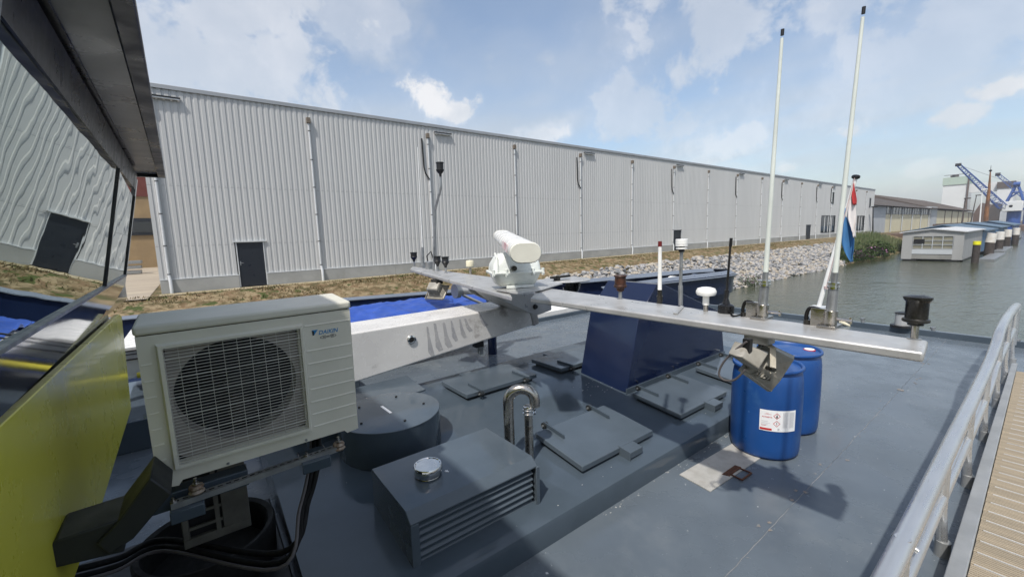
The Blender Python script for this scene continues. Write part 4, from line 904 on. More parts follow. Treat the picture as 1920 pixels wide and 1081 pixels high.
for s in (-.27, -.13, .16, .27):
    p = cc_ + rx * s - ry * .195; build('clamp_bolt', MB().cyl(p + V(0, 0, .13), p + V(0, 0, .205), .017, n=10).cyl(p + V(0, 0, .155) - ry * .03, p + V(0, 0, .155) + ry * .02, .012, n=8), m_wht_dirty, rad)
for s in (-.22, -.09):
    q = cc_ + rx * s; build('rib', MB().tube([q - ry * .185 + V(0, 0, .18), q - ry * .18 + V(0, 0, .25), q - ry * .15 + V(0, 0, .325), q - ry * .05 + V(0, 0, .37)], .012, 6), m_wht_dirty, rad)
build('drain_boss', MB().cyl(cc_ - rx * .05 - ry * .17 + V(0, 0, .215), cc_ - rx * .05 - ry * .23 + V(0, 0, .215), .028, n=14), m_lampgrey, rad)
build('base_foot', MB().loft([rrect(cc_ + rx * .02 - ry * .17, .15, .02, .015, -.0), rrect(cc_ + rx * .02 - ry * .17, .15, .02, .015, .03)]).loft([rrect(cc_ + ry * .15, .15, .03, .02, -.0), rrect(cc_ + ry * .15, .15, .03, .02, .03)]), m_wht_dirty, rad, bevel=.004)
build('neck', MB().cyl(cc_ + V(0, 0, .37), cc_ + V(0, 0, .44), .07, .06, n=20), m_wht_dirty, rad)
# scanner bar
def ray_depth(u, v, dep): return MC @ (Vector((u - 960, 540.5 - v, -F)) * (dep / F))
near = ray_depth(986, 474, 3.15); farp = ray_depth(941, 442, 5.9)
bz = (near.z + farp.z) / 2
ax = (farp - near).normalized()
sx_ = ax.cross(V(0, 0, 1)).normalized(); up_ = sx_.cross(ax).normalized()
def stad(c, hw, hh, n=9, k=1.0):
    o = []
    for s, st in ((1, -90), (-1, 90)):
        for i in range(n): an = R(st + 180 * i / (n - 1)); o.append(c + sx_ * (s * (hw - hh) + math.cos(an) * hh * k) + up_ * (math.sin(an) * hh * k))
    return o
HW, HH = .120, .077
SL = (farp - near).length
build('scanner_bar', MB().loft([stad(near + ax * .04, HW, HH), stad(near + ax * (SL - .04), HW, HH)]), m_white, rad)
build('end_cover', MB().loft([stad(near + ax * .039, HW + .003, HH + .003), stad(near + ax * .012, HW + .003, HH + .003), stad(near, HW - .004, HH - .005)]), m_cream_w if False else mat('scanner_end', (.72, .71, .62), .35), rad)
build('end_cover', MB().loft([stad(near + ax * (SL - .039), HW + .003, HH + .003), stad(near + ax * SL, HW - .002, HH - .002)]), bpy.data.materials['scanner_end'], rad)
lp_ = near + ax * (SL * .52) - sx_ * (HW + .001)
build('side_print', MB().prism([near + ax * .30 + sx_ * -(HW - .008) + up_ * .045, near + ax * .95 + sx_ * -(HW - .008) + up_ * .045, near + ax * .95 + sx_ * -(HW + .0) + up_ * -.02, near + ax * .30 + sx_ * -(HW + .0) + up_ * -.02], sx_ * -.003), mat('faded_pink_print', (.55, .30, .32), .5, 0, (.75, .72, .70), 9, .9), rad)
midp = near + ax * (SL * .48)
build('scanner_mount', MB().cyl(cc_ + V(0, 0, .40), V(midp.x * .5 + cc_.x * .5, midp.y * .5 + cc_.y * .5, midp.z - HH + .02), .06, n=14), m_wht_dirty, rad)

# ------------------------------------------------------------------ lights and aerials on the beam
def navlight(name, lab, u, vb, vt, w, m=m_black, grp='black navigation lights on the cross beam', zb=BZ, prof=None, post=None):
    b = at(u, vb, 'z', zb); dep = b.dot(-(MC @ Vector((0, 0, 1)))); s = dep / F      # metres per photo pixel
    s *= (dep / b.length); s_v = dep / F
    r = w / 2 * s * .97; tilt = 1.06; H = (vb - vt) * s_v * .97
    o = thing(name, lab, 'navigation light', b, grp)
    pr = prof or [(.30, .0), (.30, .30), (.62, .36), (.62, .44), (1.05, .50), (1.08, .56), (.92, .60), (.88, .90), (1.0, .93), (1.08, .96), (1.0, .99), (.6, 1.0), (.01, 1.0)]
    build('lantern', MB().lathe([(r * a, H * h) for a, h in pr if h >= .30], b, n=28), m, o)
    build('stem', MB().lathe([(r * .30, 0), (r * .30, H * .34)], b, n=14), post or m_galv, o)
    build('base_flange', MB().lathe([(r * .55, 0), (r * .55, H * .02)], b, n=16), m_galv, o)
    return o, b, s
navlight('navigation_light', 'rusty brown black lantern on the cross beam above the funnel', 1163, 560, 513.5, 24, m_rustblk)
navlight('navigation_light', 'big black lantern at the right end of the cross beam', 1714, 635, 549, 55, m_lampgrey, post=m_inox, prof=[(.30, 0), (.30, .24), (.45, .26), (.60, .32), (.62, .36), (1.02, .40), (1.05, .44), (.98, .47), (.86, .48), (.86, .84), (.96, .87), (1.08, .92), (1.06, .96), (.5, 1.), (.01, 1.)])
lz = BZ + .02
funnelprof = [(.16, 0), (.16, .30), (.35, .33), (.40, .42), (.85, .58), (1.0, .62), (1.08, .66), (.95, .70), (.95, .93), (1.08, .95), (1.08, 1.0), (.01, 1.0)]
navlight('navigation_light', 'black lantern at the far left tip of the cross beam', 777, 498, 472, 13, m_black, zb=lz + .015, prof=funnelprof)
navlight('navigation_light', 'black lantern, left one of the close pair on the left arm', 821, 508, 479, 13.5, m_black, zb=lz, prof=funnelprof)
navlight('navigation_light', 'black lantern, right one of the close pair on the left arm', 836, 511, 480, 14, m_black, zb=lz, prof=funnelprof)
# high lantern on the cranked pole
b = at(813, 507, 'z', lz)
pt = [b] + [at(u, v, 'x', b.x) for u, v in ((814.5, 440), (815.5, 395))]; pt2 = [at(u, v, 'x', b.x) for u, v in ((815.5, 395), (819, 380), (824, 362), (826.5, 352), (826, 345), (825.5, 326))]
pm = thing('light_pole', 'thin cranked pole with a black lantern on top, left arm of the beam', 'light pole', b)
build('pole', MB().tube(pt, .022, 8), m_galv, pm); build('cranked_top', MB().tube([p + V(0, 0, 0) for p in pt2], .020, 8), m_galv, pm)
tp = pt2[-1]; s_ = tp.length / F * .93
build('lantern', MB().lathe([(a * 7.5 * s_, h * 22 * s_) for a, h in ((.3, -.25), (.35, .0), (.7, .12), (.9, .22), (1., .28), (1., .38), (.88, .42), (.88, .86), (1., .88), (1., .98), (.01, 1.))], tp), m_black, pm)
# small aerial base left
b = at(793, 502, 'z', lz); t1_ = at(792, 463, 'x', b.x); t2_ = at(783, 276, 'x', b.x)
wa = thing('whip_aerial', 'very thin white whip aerial on a grey socket, left end of the beam', 'aerial', b, 'aerials on the cross beam')
build('socket', MB().cyl(b, t1_, .030, .026, 10).cyl(b, b + V(0, 0, .10), .05, n=10).box(b.x - .06, b.x + .06, b.y - .10, b.y + .04, b.z, b.z + .05), m_galv, wa)
build('whip', MB().cyl(t1_, t2_, .011, .006, 6), m_white, wa)
b = at(806, 505, 'z', lz); cl = thing('cable_clamp', 'small grey clamp and cable loop beside the lantern pair', 'clamp', b)
build('body', MB().box(b.x - .06, b.x + .05, b.y - .06, b.y + .06, b.z, b.z + .14), m_galv, cl, bevel=.01)
build('loop', MB().tube([b + V(0, .05, .1), b + V(0, .09, .24), b + V(.03, -.02, .32), b + V(.05, -.1, .1)], .012, 6), m_black, cl)
# gps domes
b = at(882, 513, 'z', lz); s_ = b.length / F * .95
gpd = thing('gps_antenna', 'small cream domed receiver on a thin stem, left arm of the beam', 'antenna', b)
build('dome', MB().lathe([(7.2 * s_, 14 * s_), (8 * s_, 15 * s_), (8 * s_, 24 * s_), (7 * s_, 26 * s_), (.001, 27 * s_)], b), m_cream, gpd)
build('stem', MB().cyl(b - V(0, 0, .01), b + V(0, 0, 15 * s_), 2.4 * s_, n=10), m_inox, gpd)
b = at(1323, 583, 'z', BZ); s_ = b.dot(-(MC @ Vector((0, 0, 1)))) / F * .93
gpd = thing('gps_antenna', 'white mushroom shaped receiver on the right arm of the beam', 'antenna', b)
build('dome', MB().lathe([(9 * s_, 31 * s_), (17 * s_, 33 * s_), (19 * s_, 37 * s_), (19 * s_, 41 * s_), (16.5 * s_, 46 * s_), (9 * s_, 48.5 * s_), (.001, 49 * s_)], b, n=36), m_white, gpd)
build('neck', MB().lathe([(6 * s_, 13 * s_), (6.2 * s_, 14 * s_), (6 * s_, 31 * s_)], b), m_white, gpd)
build('stem', MB().cyl(b, b + V(0, 0, 14 * s_), 4.4 * s_, n=14), m_inox, gpd)
def upto(b, u, v): return at(u, v, 'x', b.x)
# red tipped aerial
b = at(1236.5, 568, 'z', BZ)
ra = thing('aerial', 'short white rod aerial with a red tip on the right arm', 'aerial', b, 'aerials on the cross beam')
t_ = upto(b, 1237.5, 462); tt = upto(b, 1237.5, 452); dpt = b.dot(-(MC @ Vector((0, 0, 1)))) / F
build('rod', MB().cyl(upto(b, 1237, 543), t_, 3.9 * dpt, 3.3 * dpt, 14), m_white, ra)
build('tip', MB().cyl(t_, tt, 3.7 * dpt, 3.5 * dpt, 14), mat('dark_red_plastic', (.16, .02, .02), .35), ra)
build('base', MB().cyl(b, upto(b, 1237, 556), 5.2 * dpt, 5.2 * dpt, 14).cyl(upto(b, 1237, 557), upto(b, 1237, 554), 6 * dpt, n=14).cyl(upto(b, 1237, 555), upto(b, 1237, 543), 4.2 * dpt, n=14), m_rustblk if False else m_lampgrey, ra)
# wind sensor pole
b = at(1276, 572, 'z', BZ); ws = thing('wind_sensor', 'white stacked disc wind sensor on a thin grey pole', 'wind sensor', b)
build('pole', MB().cyl(b, upto(b, 1276, 535), 4 * dpt, n=12).cyl(upto(b, 1276, 536), upto(b, 1278, 467), 2.9 * dpt, n=12), m_galv, ws)
q = upto(b, 1278, 467)
for h0, h1, rr_ in ((0, 3, 9.5), (5, 8.5, 10.5), (8.5, 18, 10.5)):
    build('disc', MB().lathe([(rr_ * .85 * dpt, h0 * dpt), (rr_ * dpt, (h0 + .5) * dpt), (rr_ * dpt, (h1 - .7) * dpt), (rr_ * .9 * dpt, h1 * dpt)], q, n=24), m_white, ws)
build('core', MB().cyl(q - V(0, 0, .02), q + V(0, 0, 9 * dpt), 5 * dpt, n=14), m_black, ws)
st_ = at(1268, 578, 'z', BZ + .002); build('cable_strap', MB().prism([at(u, v, 'z', BZ + .003) for u, v in ((1262, 588), (1270, 589), (1282, 576), (1277, 574))], (0, 0, .008)), m_beam, ws)
# black whip aerial
b = at(1361, 586, 'z', BZ); wa = thing('whip_aerial', 'black whip aerial on a black magnetic base, right arm of the beam', 'aerial', b, 'aerials on the cross beam')
build('base', MB().lathe([(12 * dpt, 0), (12 * dpt, 12 * dpt), (9 * dpt, 14 * dpt), (6 * dpt, 15 * dpt), (2.5 * dpt, 26 * dpt)], b), m_blackshine, wa)
build('whip', MB().cyl(upto(b, 1361.5, 560), upto(b, 1363, 543), 3.2 * dpt, n=10).cyl(upto(b, 1363, 543), upto(b, 1369.5, 460), 2 * dpt, 1.7 * dpt, 8).cyl(upto(b, 1369.5, 462), upto(b, 1371, 446), 2.4 * dpt, n=8), m_black, wa)
e1 = at(1404, 590, 'z', BZ + .006)
build('lead', MB().tube(spline([b + V(0, -.03, .01), at(1375, 592, 'z', BZ + .01), at(1390, 590, 'z', BZ + .012), e1], 5), .006, 6), m_hose, wa)
# two tall white aerials
def tall(ub, vb, um, vm, ut, vt, lab, w):
    b = at(ub, vb, 'z', BZ); d = b.dot(-(MC @ Vector((0, 0, 1)))) / F; d *= .84 * d * F / b.length
    o = thing('tall_aerial', lab, 'aerial', b, 'tall white aerials on the right arm')
    ct = upto(b, um, vm); top = upto(b, ut, vt); dirn = (top - b).normalized(); L_ = (ct - b).length
    build('clamp_block', MB().cyl(b, b + dirn * L_ * .42, w * 1.15 * d, n=16).obox(b + dirn * L_ * .2 + V(0, .055, 0), (.018, 0, 0), (0, .04, 0), (0, 0, .06)).box(b.x - .07, b.x + .07, b.y - .045, b.y + .045, b.z, b.z + .018), m_inox, o, bevel=.002)
    build('clamp_handle', MB().cyl(b + dirn * L_ * .22 + V(0, -w * d, 0), b + dirn * L_ * .22 + V(0, -w * d * 3.4, .0), .010, n=8).cyl(b + dirn * L_ * .30 + V(0, -w * d * 3, 0), b + dirn * L_ * .14 + V(0, -w * d * 3.2, 0), .008, n=8), m_inox, o)
    build('socket_tube', MB().cyl(b + dirn * L_ * .42, ct, w * .85 * d, w * .80 * d, 18), m_galv, o)
    cb = MB()
    for t0, t1_, rr_ in ((-.05, .01, 1.02), (.02, .05, .9), (.06, .10, 1.02)): cb.cyl(ct + dirn * L_ * t0, ct + dirn * L_ * t1_, w * rr_ * d, n=18)
    build('collar', cb, m_chrome, o)
    build('ferrule', MB().cyl(ct + dirn * L_ * .10, ct + dirn * L_ * .34, w * .52 * d, n=16), m_galv, o)
    build('rod', MB().tube([ct + dirn * L_ * .34, ct.lerp(top, .5), top - dirn * .05], w * .5 * d, 14, rs=[w * .46 * d, w * .38 * d, w * .27 * d]), mat('aerial_white', (.68, .72, .66), .35) if 'aerial_white' not in bpy.data.materials else bpy.data.materials['aerial_white'], o)
    build('tip_cap', MB().cyl(top - dirn * .034, top, w * .29 * d, n=12), m_black, o)
    hb = b + V(0, .115, 0)
    build('cable', MB().tube(spline([hb, hb + V(0, .004, .06), hb + V(0, -.02, .105), b + dirn * L_ * .36 + V(0, w * .5 * d, 0)], 6), .0105, 10), m_hose, o)
    build('cable_gland', MB().cyl(hb, hb + V(0, 0, .028), .018, n=12), m_lampgrey, o)
tall(1428, 597, 1434, 532, 1467.5, 55, 'tall white fibreglass aerial, left and shorter of the two', 13)
tall(1555, 613, 1563, 537, 1620, 13, 'tall white fibreglass aerial, right and taller of the two', 14.5)

# ------------------------------------------------------------------ floodlights
def floodlight(c, sc, lab, tiltm, grp='weathered floodlights hanging under the beam', top=None):
    """c: centre; local frame: x width, y depth (lens at -y ... back at +y), z up"""
    o = thing('floodlight', lab, 'floodlight', c, grp)
    def T(mb): mb.v = [Vector(c) + (tiltm @ (p * sc)) for p in mb.v]; return mb
    fr = MB().loft([[V(x * .235, -.055, z * .185) for x, z in ((-1, -1), (1, -1), (1, 1), (-1, 1))], [V(x * .235, -.025, z * .185) for x, z in ((-1, -1), (1, -1), (1, 1), (-1, 1))], [V(x * .215, -.022, z * .165) for x, z in ((-1, -1), (1, -1), (1, 1), (-1, 1))], [V(x * .15, .06, z * .11) for x, z in ((-1, -1), (1, -1), (1, 1), (-1, 1))]])
    build('reflector_housing', T(fr), m_fl_, o, bevel=.006)
    build('glass', T(MB().box(-.215, .215, -.06, -.056, -.165, .165)), m_glassd, o)
    gb = MB().loft([[V(x * .15, .061, z * .11) for x, z in ((-1, -1), (1, -1), (1, 1), (-1, 1))], [V(x * .155, .085, z * .115) for x, z in ((-1, -1), (1, -1), (1, 1), (-1, 1))], [V(x * .145, .20, z * .10) for x, z in ((-1, -1), (1, -1), (1, 1), (-1, 1))], [V(x * .12, .215, z * .08) for x, z in ((-1, -1), (1, -1), (1, 1), (-1, 1))]])
    build('gear_box', T(gb), m_fl_, o, bevel=.012, segs=3)
    for k in range(7): build('cooling_fin', T(MB().box(-.14 + k * .045, -.132 + k * .045, .0, .062, -.128, .128)), m_fl_, o)
    br = MB().box(-.244, -.238, -.015, .02, -.02, .22).box(-.244, .244, -.015, .02, .22, .226)
    build('yoke', T(br), m_yk, o, bevel=.002)
    build('yoke_bolt', T(MB().cyl((-.262, 0, 0), (-.236, 0, 0), .016, n=10)), m_galv, o)
    return o
m_fl_ = mat('floodlight_grey', (.34, .325, .285), .42, .05, (.26, .245, .21), 10, .9, 0, 60, .1, grime=(.17, .14, .10), grime_t=(.55, .8), grime_s=13)
m_yk = mat('yoke_cream', (.55, .51, .42), .5, .1, (.42, .38, .30), 14, .7)
fcn = at(1441, 690, 'x', 2.72)
camX, camY, camZ = (MC @ V(1, 0, 0)), (MC @ V(0, 1, 0)), (MC @ V(0, 0, 1))
# lens looks down and away; back of the lamp towards the viewer
back = (camZ * .80 + camY * .42 - camX * .42).normalized(); wx = (camX * .80 + camY * -.60); wx = (wx - back * wx.dot(back)).normalized(); wz = wx.cross(back) * 1
tm = Matrix((wx, back, wz)).transposed()
def ray_depth(u, v, dep): return MC @ (Vector((u - 960, 540.5 - v, -F)) * (dep / F))
fl1 = thing('floodlight', 'large weathered grey floodlight hanging under the right arm, in front of the drums', 'floodlight', ray_depth(1440, 690, 2.75), 'weathered floodlights hanging under the beam')
def rq(pts): return [ray_depth(*p) for p in pts]
rim0 = rq(((1434, 640, 2.66), (1491, 667, 2.74), (1447, 734, 2.62), (1391, 694, 2.54)))
nrm_ = ((rim0[1] - rim0[0]).cross(rim0[3] - rim0[0])).normalized(); nrm_ = nrm_ if nrm_.dot(camZ) > 0 else -nrm_
cen = sum(rim0, V(0, 0, 0)) / 4
def off(pts, k, h): return [cen + (p - cen) * k + nrm_ * h for p in pts]
build('lens_frame', MB().loft([off(rim0, 1, -.03), off(rim0, 1, 0), off(rim0, .955, .001)]), m_fl_, fl1, bevel=.003)
build('reflector_housing', MB().loft([off(rim0, .95, .002), off(rim0, .90, .012), off(rim0, .62, .060), off(rim0, .56, .066)]), m_fl_, fl1, bevel=.004)
build('glass', MB().poly(off(rim0, .9, -.0302)), m_glassd, fl1, recalc=False)
e1_ = (rim0[1] - rim0[0]); e2_ = (rim0[3] - rim0[0])
for k in range(6):
    p = cen + e2_ * .30 + e1_ * (-.27 + k * .085) + nrm_ * .02; build('cooling_fin', MB().obox(p, e1_ * .010, e2_ * .17, nrm_ * .026), m_fl_, fl1)
gbk = rq(((1392, 643, 2.50), (1441, 660, 2.54), (1420, 695, 2.46), (1380, 667, 2.42)))
gc0 = sum(gbk, V(0, 0, 0)) / 4
gbk2 = [gc0 + (p - gc0) * 1.02 - camZ * .09 for p in gbk]
gc = sum(gbk, V(0, 0, 0)) / 4
build('gear_box', MB().loft([gbk2, [p for p in gbk], [gc + (p - gc) * .80 + camZ * .03 for p in gbk]]), m_fl_, fl1, bevel=.008, segs=3)
build('gear_box_foot', MB().loft([[gc + (p - gc) * .9 - camZ * .085 + (cen - gc) * .15 for p in gbk], [gc + (p - gc) * .9 - camZ * .13 + (cen - gc) * .35 for p in gbk]]), m_lampgrey, fl1)
yk = rq(((1443, 650, 2.50), (1454, 652, 2.50), (1454, 698, 2.47), (1443, 700, 2.47)))
build('yoke', MB().prism(yk, camZ * .008), m_yk, fl1, bevel=.002)
yk = rq(((1422, 636, 2.58), (1432, 634, 2.60), (1454, 651, 2.50), (1443, 652, 2.50)))
build('yoke', MB().prism(yk, camZ * .008), m_yk, fl1, bevel=.002)
p = ray_depth(1448, 692, 2.46); build('yoke_bolt', MB().cyl(p - camZ * .05, p + camZ * .02, .013, n=10), m_lampgrey, fl1)
hb_ = at(1424, 630, 'z', BZ - th - .02)
build('hanger', MB().box(hb_.x - .05, hb_.x + .05, hb_.y - .07, hb_.y + .07, BZ - th - .06, BZ - th - .001), m_galv, fl1, bevel=.003)
build('hanger_stem', MB().tube([hb_ - V(0, 0, .03), ray_depth(1426, 642, 2.66), cen], .018, 8), m_lampgrey, fl1)
cbp = [at(u, v, 'x', 2.52) for u, v in ((1400, 640), (1380, 655), (1357, 678), (1348, 700), (1358, 712), (1378, 711), (1398, 692))]
build('cable', MB().tube(spline(cbp, 5), .0065, 8), m_hosegrey, fl1)
cg = at(1402, 637, 'z', BZ - th - .01); build('cable_gland', MB().box(cg.x - .02, cg.x + .02, cg.y - .02, cg.y + .02, BZ - th - .085, BZ - th - .002), m_black, fl1)
f2c = at(818, 543, 'z', BZ - .34)
back2 = (camZ * .75 + camY * .55 - camX * .35).normalized(); wx2 = camX * .92 + camY * -.30; wx2 = (wx2 - back2 * wx2.dot(back2)).normalized(); tm2 = Matrix((wx2, back2, wx2.cross(back2))).transposed()
f2c = at(820, 545, 'x', at(820, 520, 'z', BZ).x)
fl2 = floodlight(f2c, .66, 'small looking grey floodlight hanging under the left arm', tm2)
build('hanger', MB().tube([V(f2c.x, f2c.y, f2c.z + .06), V(f2c.x, f2c.y, BZ - .02)], .02, 8).box(f2c.x - .05, f2c.x + .05, f2c.y - .1, f2c.y + .1, BZ - .09, BZ - .03), m_lampgrey, fl2)
# disc light behind the gearbox
sd = at(1062, 524, 'y', 4.45); s_ = sd.dot(-camZ) / F
dl_ = thing('disc_light', 'round white disc with a black cup below, behind the radar', 'deck light', sd)
build('disc', MB().lathe([(44 * s_, -1.5 * s_), (45 * s_, 0), (44 * s_, 1 * s_), (.001, 2 * s_)], sd + V(.0, 0, 0), n=40), m_beam, dl_)
q = at(1071, 526, 'y', 4.40)
build('cup', MB().lathe([(12 * s_, -21 * s_), (15 * s_, -16 * s_), (17 * s_, -8 * s_), (17 * s_, -1.6 * s_)], q, n=28), m_blackshine, dl_)
build('bracket', MB().box(q.x - .32, q.x - .26, q.y - .04, q.y + .04, BZ - .02, sd.z - .02).box(q.x - .40, q.x - .04, q.y - .03, q.y + .03, BZ - .05, BZ - .02), m_lampgrey, dl_)
# davit tube behind the mast
a, b_ = at(857, 545, 'y', 6.2), at(985, 540, 'y', 6.0)
dv_ = thing('davit_arm', 'horizontal steel tube with a round end flange above the tarpaulin', 'davit', V(b_.x, b_.y, -2.1))
build('tube', MB().cyl(a, b_, .075, n=20), m_beam, dv_); build('end_flange', MB().cyl(a - V(.05, 0, 0), a + V(.03, 0, 0), .125, n=28), m_beam, dv_)
build('stay', MB().cyl(at(868, 553, 'y', 6.1), at(915, 574, 'y', 6.1), .025, n=8), m_beam, dv_)
build('post', MB().cyl(V(a.x + .55, b_.y, DZ), V(a.x + .55, b_.y, a.z), .08, n=16), m_navy, dv_)

# ------------------------------------------------------------------ workboat under the tarpaulin
wb = thing('workboat', 'white workboat lying on deck under a blue tarpaulin behind the mast', 'boat', (2, 7.0, DZ))
yN = 6.55; xa = at(219, 660, 'y', yN).x; xb = at(940, 575, 'y', yN).x
zt_ = at(240, 652, 'y', yN).z; zb_ = at(240, 712, 'y', yN).z
hp = lambda x, w, z: V(x, w, z)
TZ1 = at(760, 568, 'y', 7.3).z; TZ0 = at(700, 618, 'y', 6.35).z
rings = []
for i in range(17):
    t = i / 16; x = xa + (xb - xa) * t
    w = .85 * (min(1, (1 - t) * 2.6 + .02)) ** .6; cyy = yN + .72; w *= .84
    zt2_ = zt_ if x < .0 else min(zt_, TZ0 - .05)
    rings.append([V(x, cyy - w, zt2_), V(x, cyy - w * .98, zt2_ - .12), V(x, cyy - w * .80, zb_ + .02), V(x, cyy - w * .25, zb_ - .12 + .25 * t ** 3), V(x, cyy + w * .25, zb_ - .12 + .25 * t ** 3), V(x, cyy + w * .80, zb_ + .02), V(x, cyy + w, zt2_)])
build('hull', MB().loft(rings), m_white, wb, smooth=60)
for dzz, w_ in ((-.045, .012), (-.085, .010), (-.15, .012)):
    build('stripe', MB().box(xa + .05, xa + 2.6, yN - .008, yN + .03, zt_ + dzz, zt_ + dzz + w_), m_black, wb)
build('rubbing_strake', MB().cyl((xa + .35, yN + .0, (zt_ + zb_) / 2 - .08), (xa + 3.2, yN + .0, (zt_ + zb_) / 2 - .04), .035, n=10), m_navy, wb)
build('yellow_tube', MB().cyl((xa + .15, yN - .06, zb_ + .05), (xa + 2.5, yN - .06, zb_ + .10), .035, n=10), mat('yellow_tube', (.55, .50, .05), .4), wb)
# tarp surface
TZ1 = at(760, 568, 'y', 7.3).z; TZ0 = at(700, 618, 'y', 6.35).z
mb = MB(); NX, NY = 130, 44; xs0, xs1 = .2, at(938, 573, 'y', 6.75).x
for i in range(NX + 1):
    for j in range(NY + 1):
        t, s = i / NX, j / NY; x = xs0 + (xs1 - xs0) * t; w = 1.0 * (min(1, (1 - t) * 3.2 + .10)) ** .7
        y = 7.28 - w * 1.05 + 2.1 * w * s
        crown = math.sin(math.pi * s) ** .6
        z_ = TZ0 + (TZ1 - TZ0) * crown * (1 - .15 * t) + .06 * t + .035 * noise.noise(V(x * 1.5, y * 1.2, 1)) - .13 * abs(noise.noise(V(x * 1.7 + y * 1.1, y * 2.6 - x * .4, 5))) - .05 * abs(noise.noise(V(x * 3.0 - y * 1.6, y * 4, 8))) + .012 * noise.noise(V(x * 7, y * 9, 2))
        if j in (0, NY): z_ -= .18
        mb.v.append(V(x, y, z_))
for i in range(NX):
    for j in range(NY): q = i * (NY + 1) + j; mb.f.append([q, q + 1, q + NY + 2, q + NY + 1])
tp_ = build('tarpaulin', mb, m_tarp, smooth=80, loc=(2.5, 7.2, -1.6)); tag(tp_, 'creased royal blue tarpaulin tied over the workboat', 'tarpaulin')
sm = tp_.modifiers.new('thick', 'SOLIDIFY'); sm.thickness = .006
lk2 = MB().box(-3.5, 1.6, 5.6, 7.3, DZ + .0, -1.78)
struct('side_casing', lk2, m_casing, bevel=.01)
np0, np1 = at(213, 652, 'y', 6.35), at(222, 722, 'y', 6.35)
tag(build('navy_stanchion', MB().box(np0.x - .04, np0.x + .03, 6.33, 6.45, -2.0, np0.z), m_navy, bevel=.005), 'navy blue post at the left edge of the workboat', 'post')

# ------------------------------------------------------------------ flag and stern fittings
fx = EX - .1
fb_ = at(1534, 600, 'x', fx); fm = at(1530, 585, 'x', fx)
fh = thing('flagpole', 'white leaning flagpole with a black knob at the deck edge', 'flagpole', fb_)
ft = at(1604, 334, 'x', fx)
build('holder', MB().box(fb_.x - .12, fb_.x + .10, fb_.y - .13, fb_.y + .13, DZ + .10, at(1534, 573, 'x', fx).z), m_pale, fh, bevel=.01)
build('pole', MB().cyl(at(1531, 590, 'x', fx), ft, .045, .035, 14), m_white, fh)
build('knob', MB().lathe([(.035, -.02), (.065, .0), (.072, .025), (.065, .05), (.04, .065), (.001, .07)], ft, (ft - fm).normalized(), 20), m_blackshine, fh)
build('halyard', MB().cyl(at(1551, 538, 'x', fx) + V(-.06, 0, 0), ft + V(-.06, 0, 0), .008, n=5).cyl(at(1551, 541, 'x', fx), at(1551, 536, 'x', fx), .065, n=10), mat('halyard_rope', (.55, .42, .40), .7), fh)
# flag hanging from the pole: strips red / white / blue, lofted rows
def flagstrip(name, left, right, m, ph):
    mb = MB(); n = len(left); K = 12
    for i in range(n):
        a, b_ = at(*left[i], 'x', fx), at(*right[i], 'x', fx)
        for j in range(K + 1):
            t = j / K; p = a.lerp(b_, t); p.x += .10 * math.sin(t * 5.5 + ph + i * .25) * (.4 + .6 * i / n); mb.v.append(p)
    for i in range(n - 1):
        for j in range(K): q = i * (K + 1) + j; mb.f.append([q, q + 1, q + K + 2, q + K + 1])
    o = build(name, mb, m, flg, smooth=80, recalc=False); s = o.modifiers.new('t', 'SOLIDIFY'); s.thickness = .004; return o
flg = thing('flag', 'limp red white and blue striped flag hanging from the leaning pole', 'flag', at(1600, 345, 'x', fx))
def interp(pts, n):
    o = []
    for i in range(n):
        t = i / (n - 1) * (len(pts) - 1); k = min(int(t), len(pts) - 2); f_ = t - k; o.append((pts[k][0] + (pts[k + 1][0] - pts[k][0]) * f_, pts[k][1] + (pts[k + 1][1] - pts[k][1]) * f_))
    return o
flagstrip('red_stripe', interp([(1601, 344), (1596, 356), (1594, 364), (1597, 374), (1602.5, 384)], 12), interp([(1602, 344), (1603, 356), (1603.5, 364), (1604, 374), (1603.5, 384)], 12), mat('flag_red', (.48, .035, .035), .8), 0)
flagstrip('white_stripe', interp([(1595, 364), (1588, 378), (1586.5, 395), (1589, 410), (1596, 424), (1601, 436), (1602, 445)], 16), interp([(1596, 364), (1602.5, 384), (1603.5, 395), (1603.8, 410), (1603.5, 424), (1603, 436), (1602.5, 445)], 16), mat('flag_white', (.70, .66, .64), .8), 1.2)
flagstrip('blue_stripe', interp([(1583.5, 390), (1580, 410), (1578.5, 430), (1579, 455), (1586, 472), (1593, 485), (1597, 491)], 16), interp([(1588.5, 390), (1590, 410), (1598, 428), (1602, 445), (1602.5, 465), (1600.5, 482), (1598, 491)], 16), mat('flag_blue', (.045, .165, .36), .8), 2.0)
for (u0, v0, v1, lab) in ((1617, 611, 596, 'left one of the small steel pins'), (1749, 630, 613, 'middle one of the small steel pins'), (1907, 652, 635, 'right one of the small steel pins, beyond the railing')):
    b = at(u0, v0, 'x', EX + .05); t_ = at(u0 + .5, v1, 'x', EX + .05)
    pn = thing('steel_pin', lab + ' standing on the deck edge', 'pin', b, 'small steel pins along the deck edge')
    build('pin', MB().cyl(V(b.x, b.y, DZ + .108), t_, .030, n=12), m_galv, pn); build('head', MB().cyl(t_ - V(0, 0, .03), t_, .04, n=12), m_galv, pn)
b = at(1690, 620, 'x', EX + .05)
o = thing('deck_lamp', 'small steel and glass lamp on the deck edge behind the big lantern', 'lamp', V(b.x, b.y, DZ + .11))
build('base', MB().cyl((b.x, b.y, DZ + .11), (b.x, b.y, DZ + .15), .17, n=20), m_black, o); build('lens', MB().cyl((b.x, b.y, DZ + .15), (b.x, b.y, DZ + .37), .11, n=20), m_beam, o); build('top', MB().lathe([(.12, .27), (.12, .29), (.05, .31), (.001, .31)], (b.x, b.y, DZ + .1)), m_lampgrey, o)
b = at(1585, 608, 'x', EX)
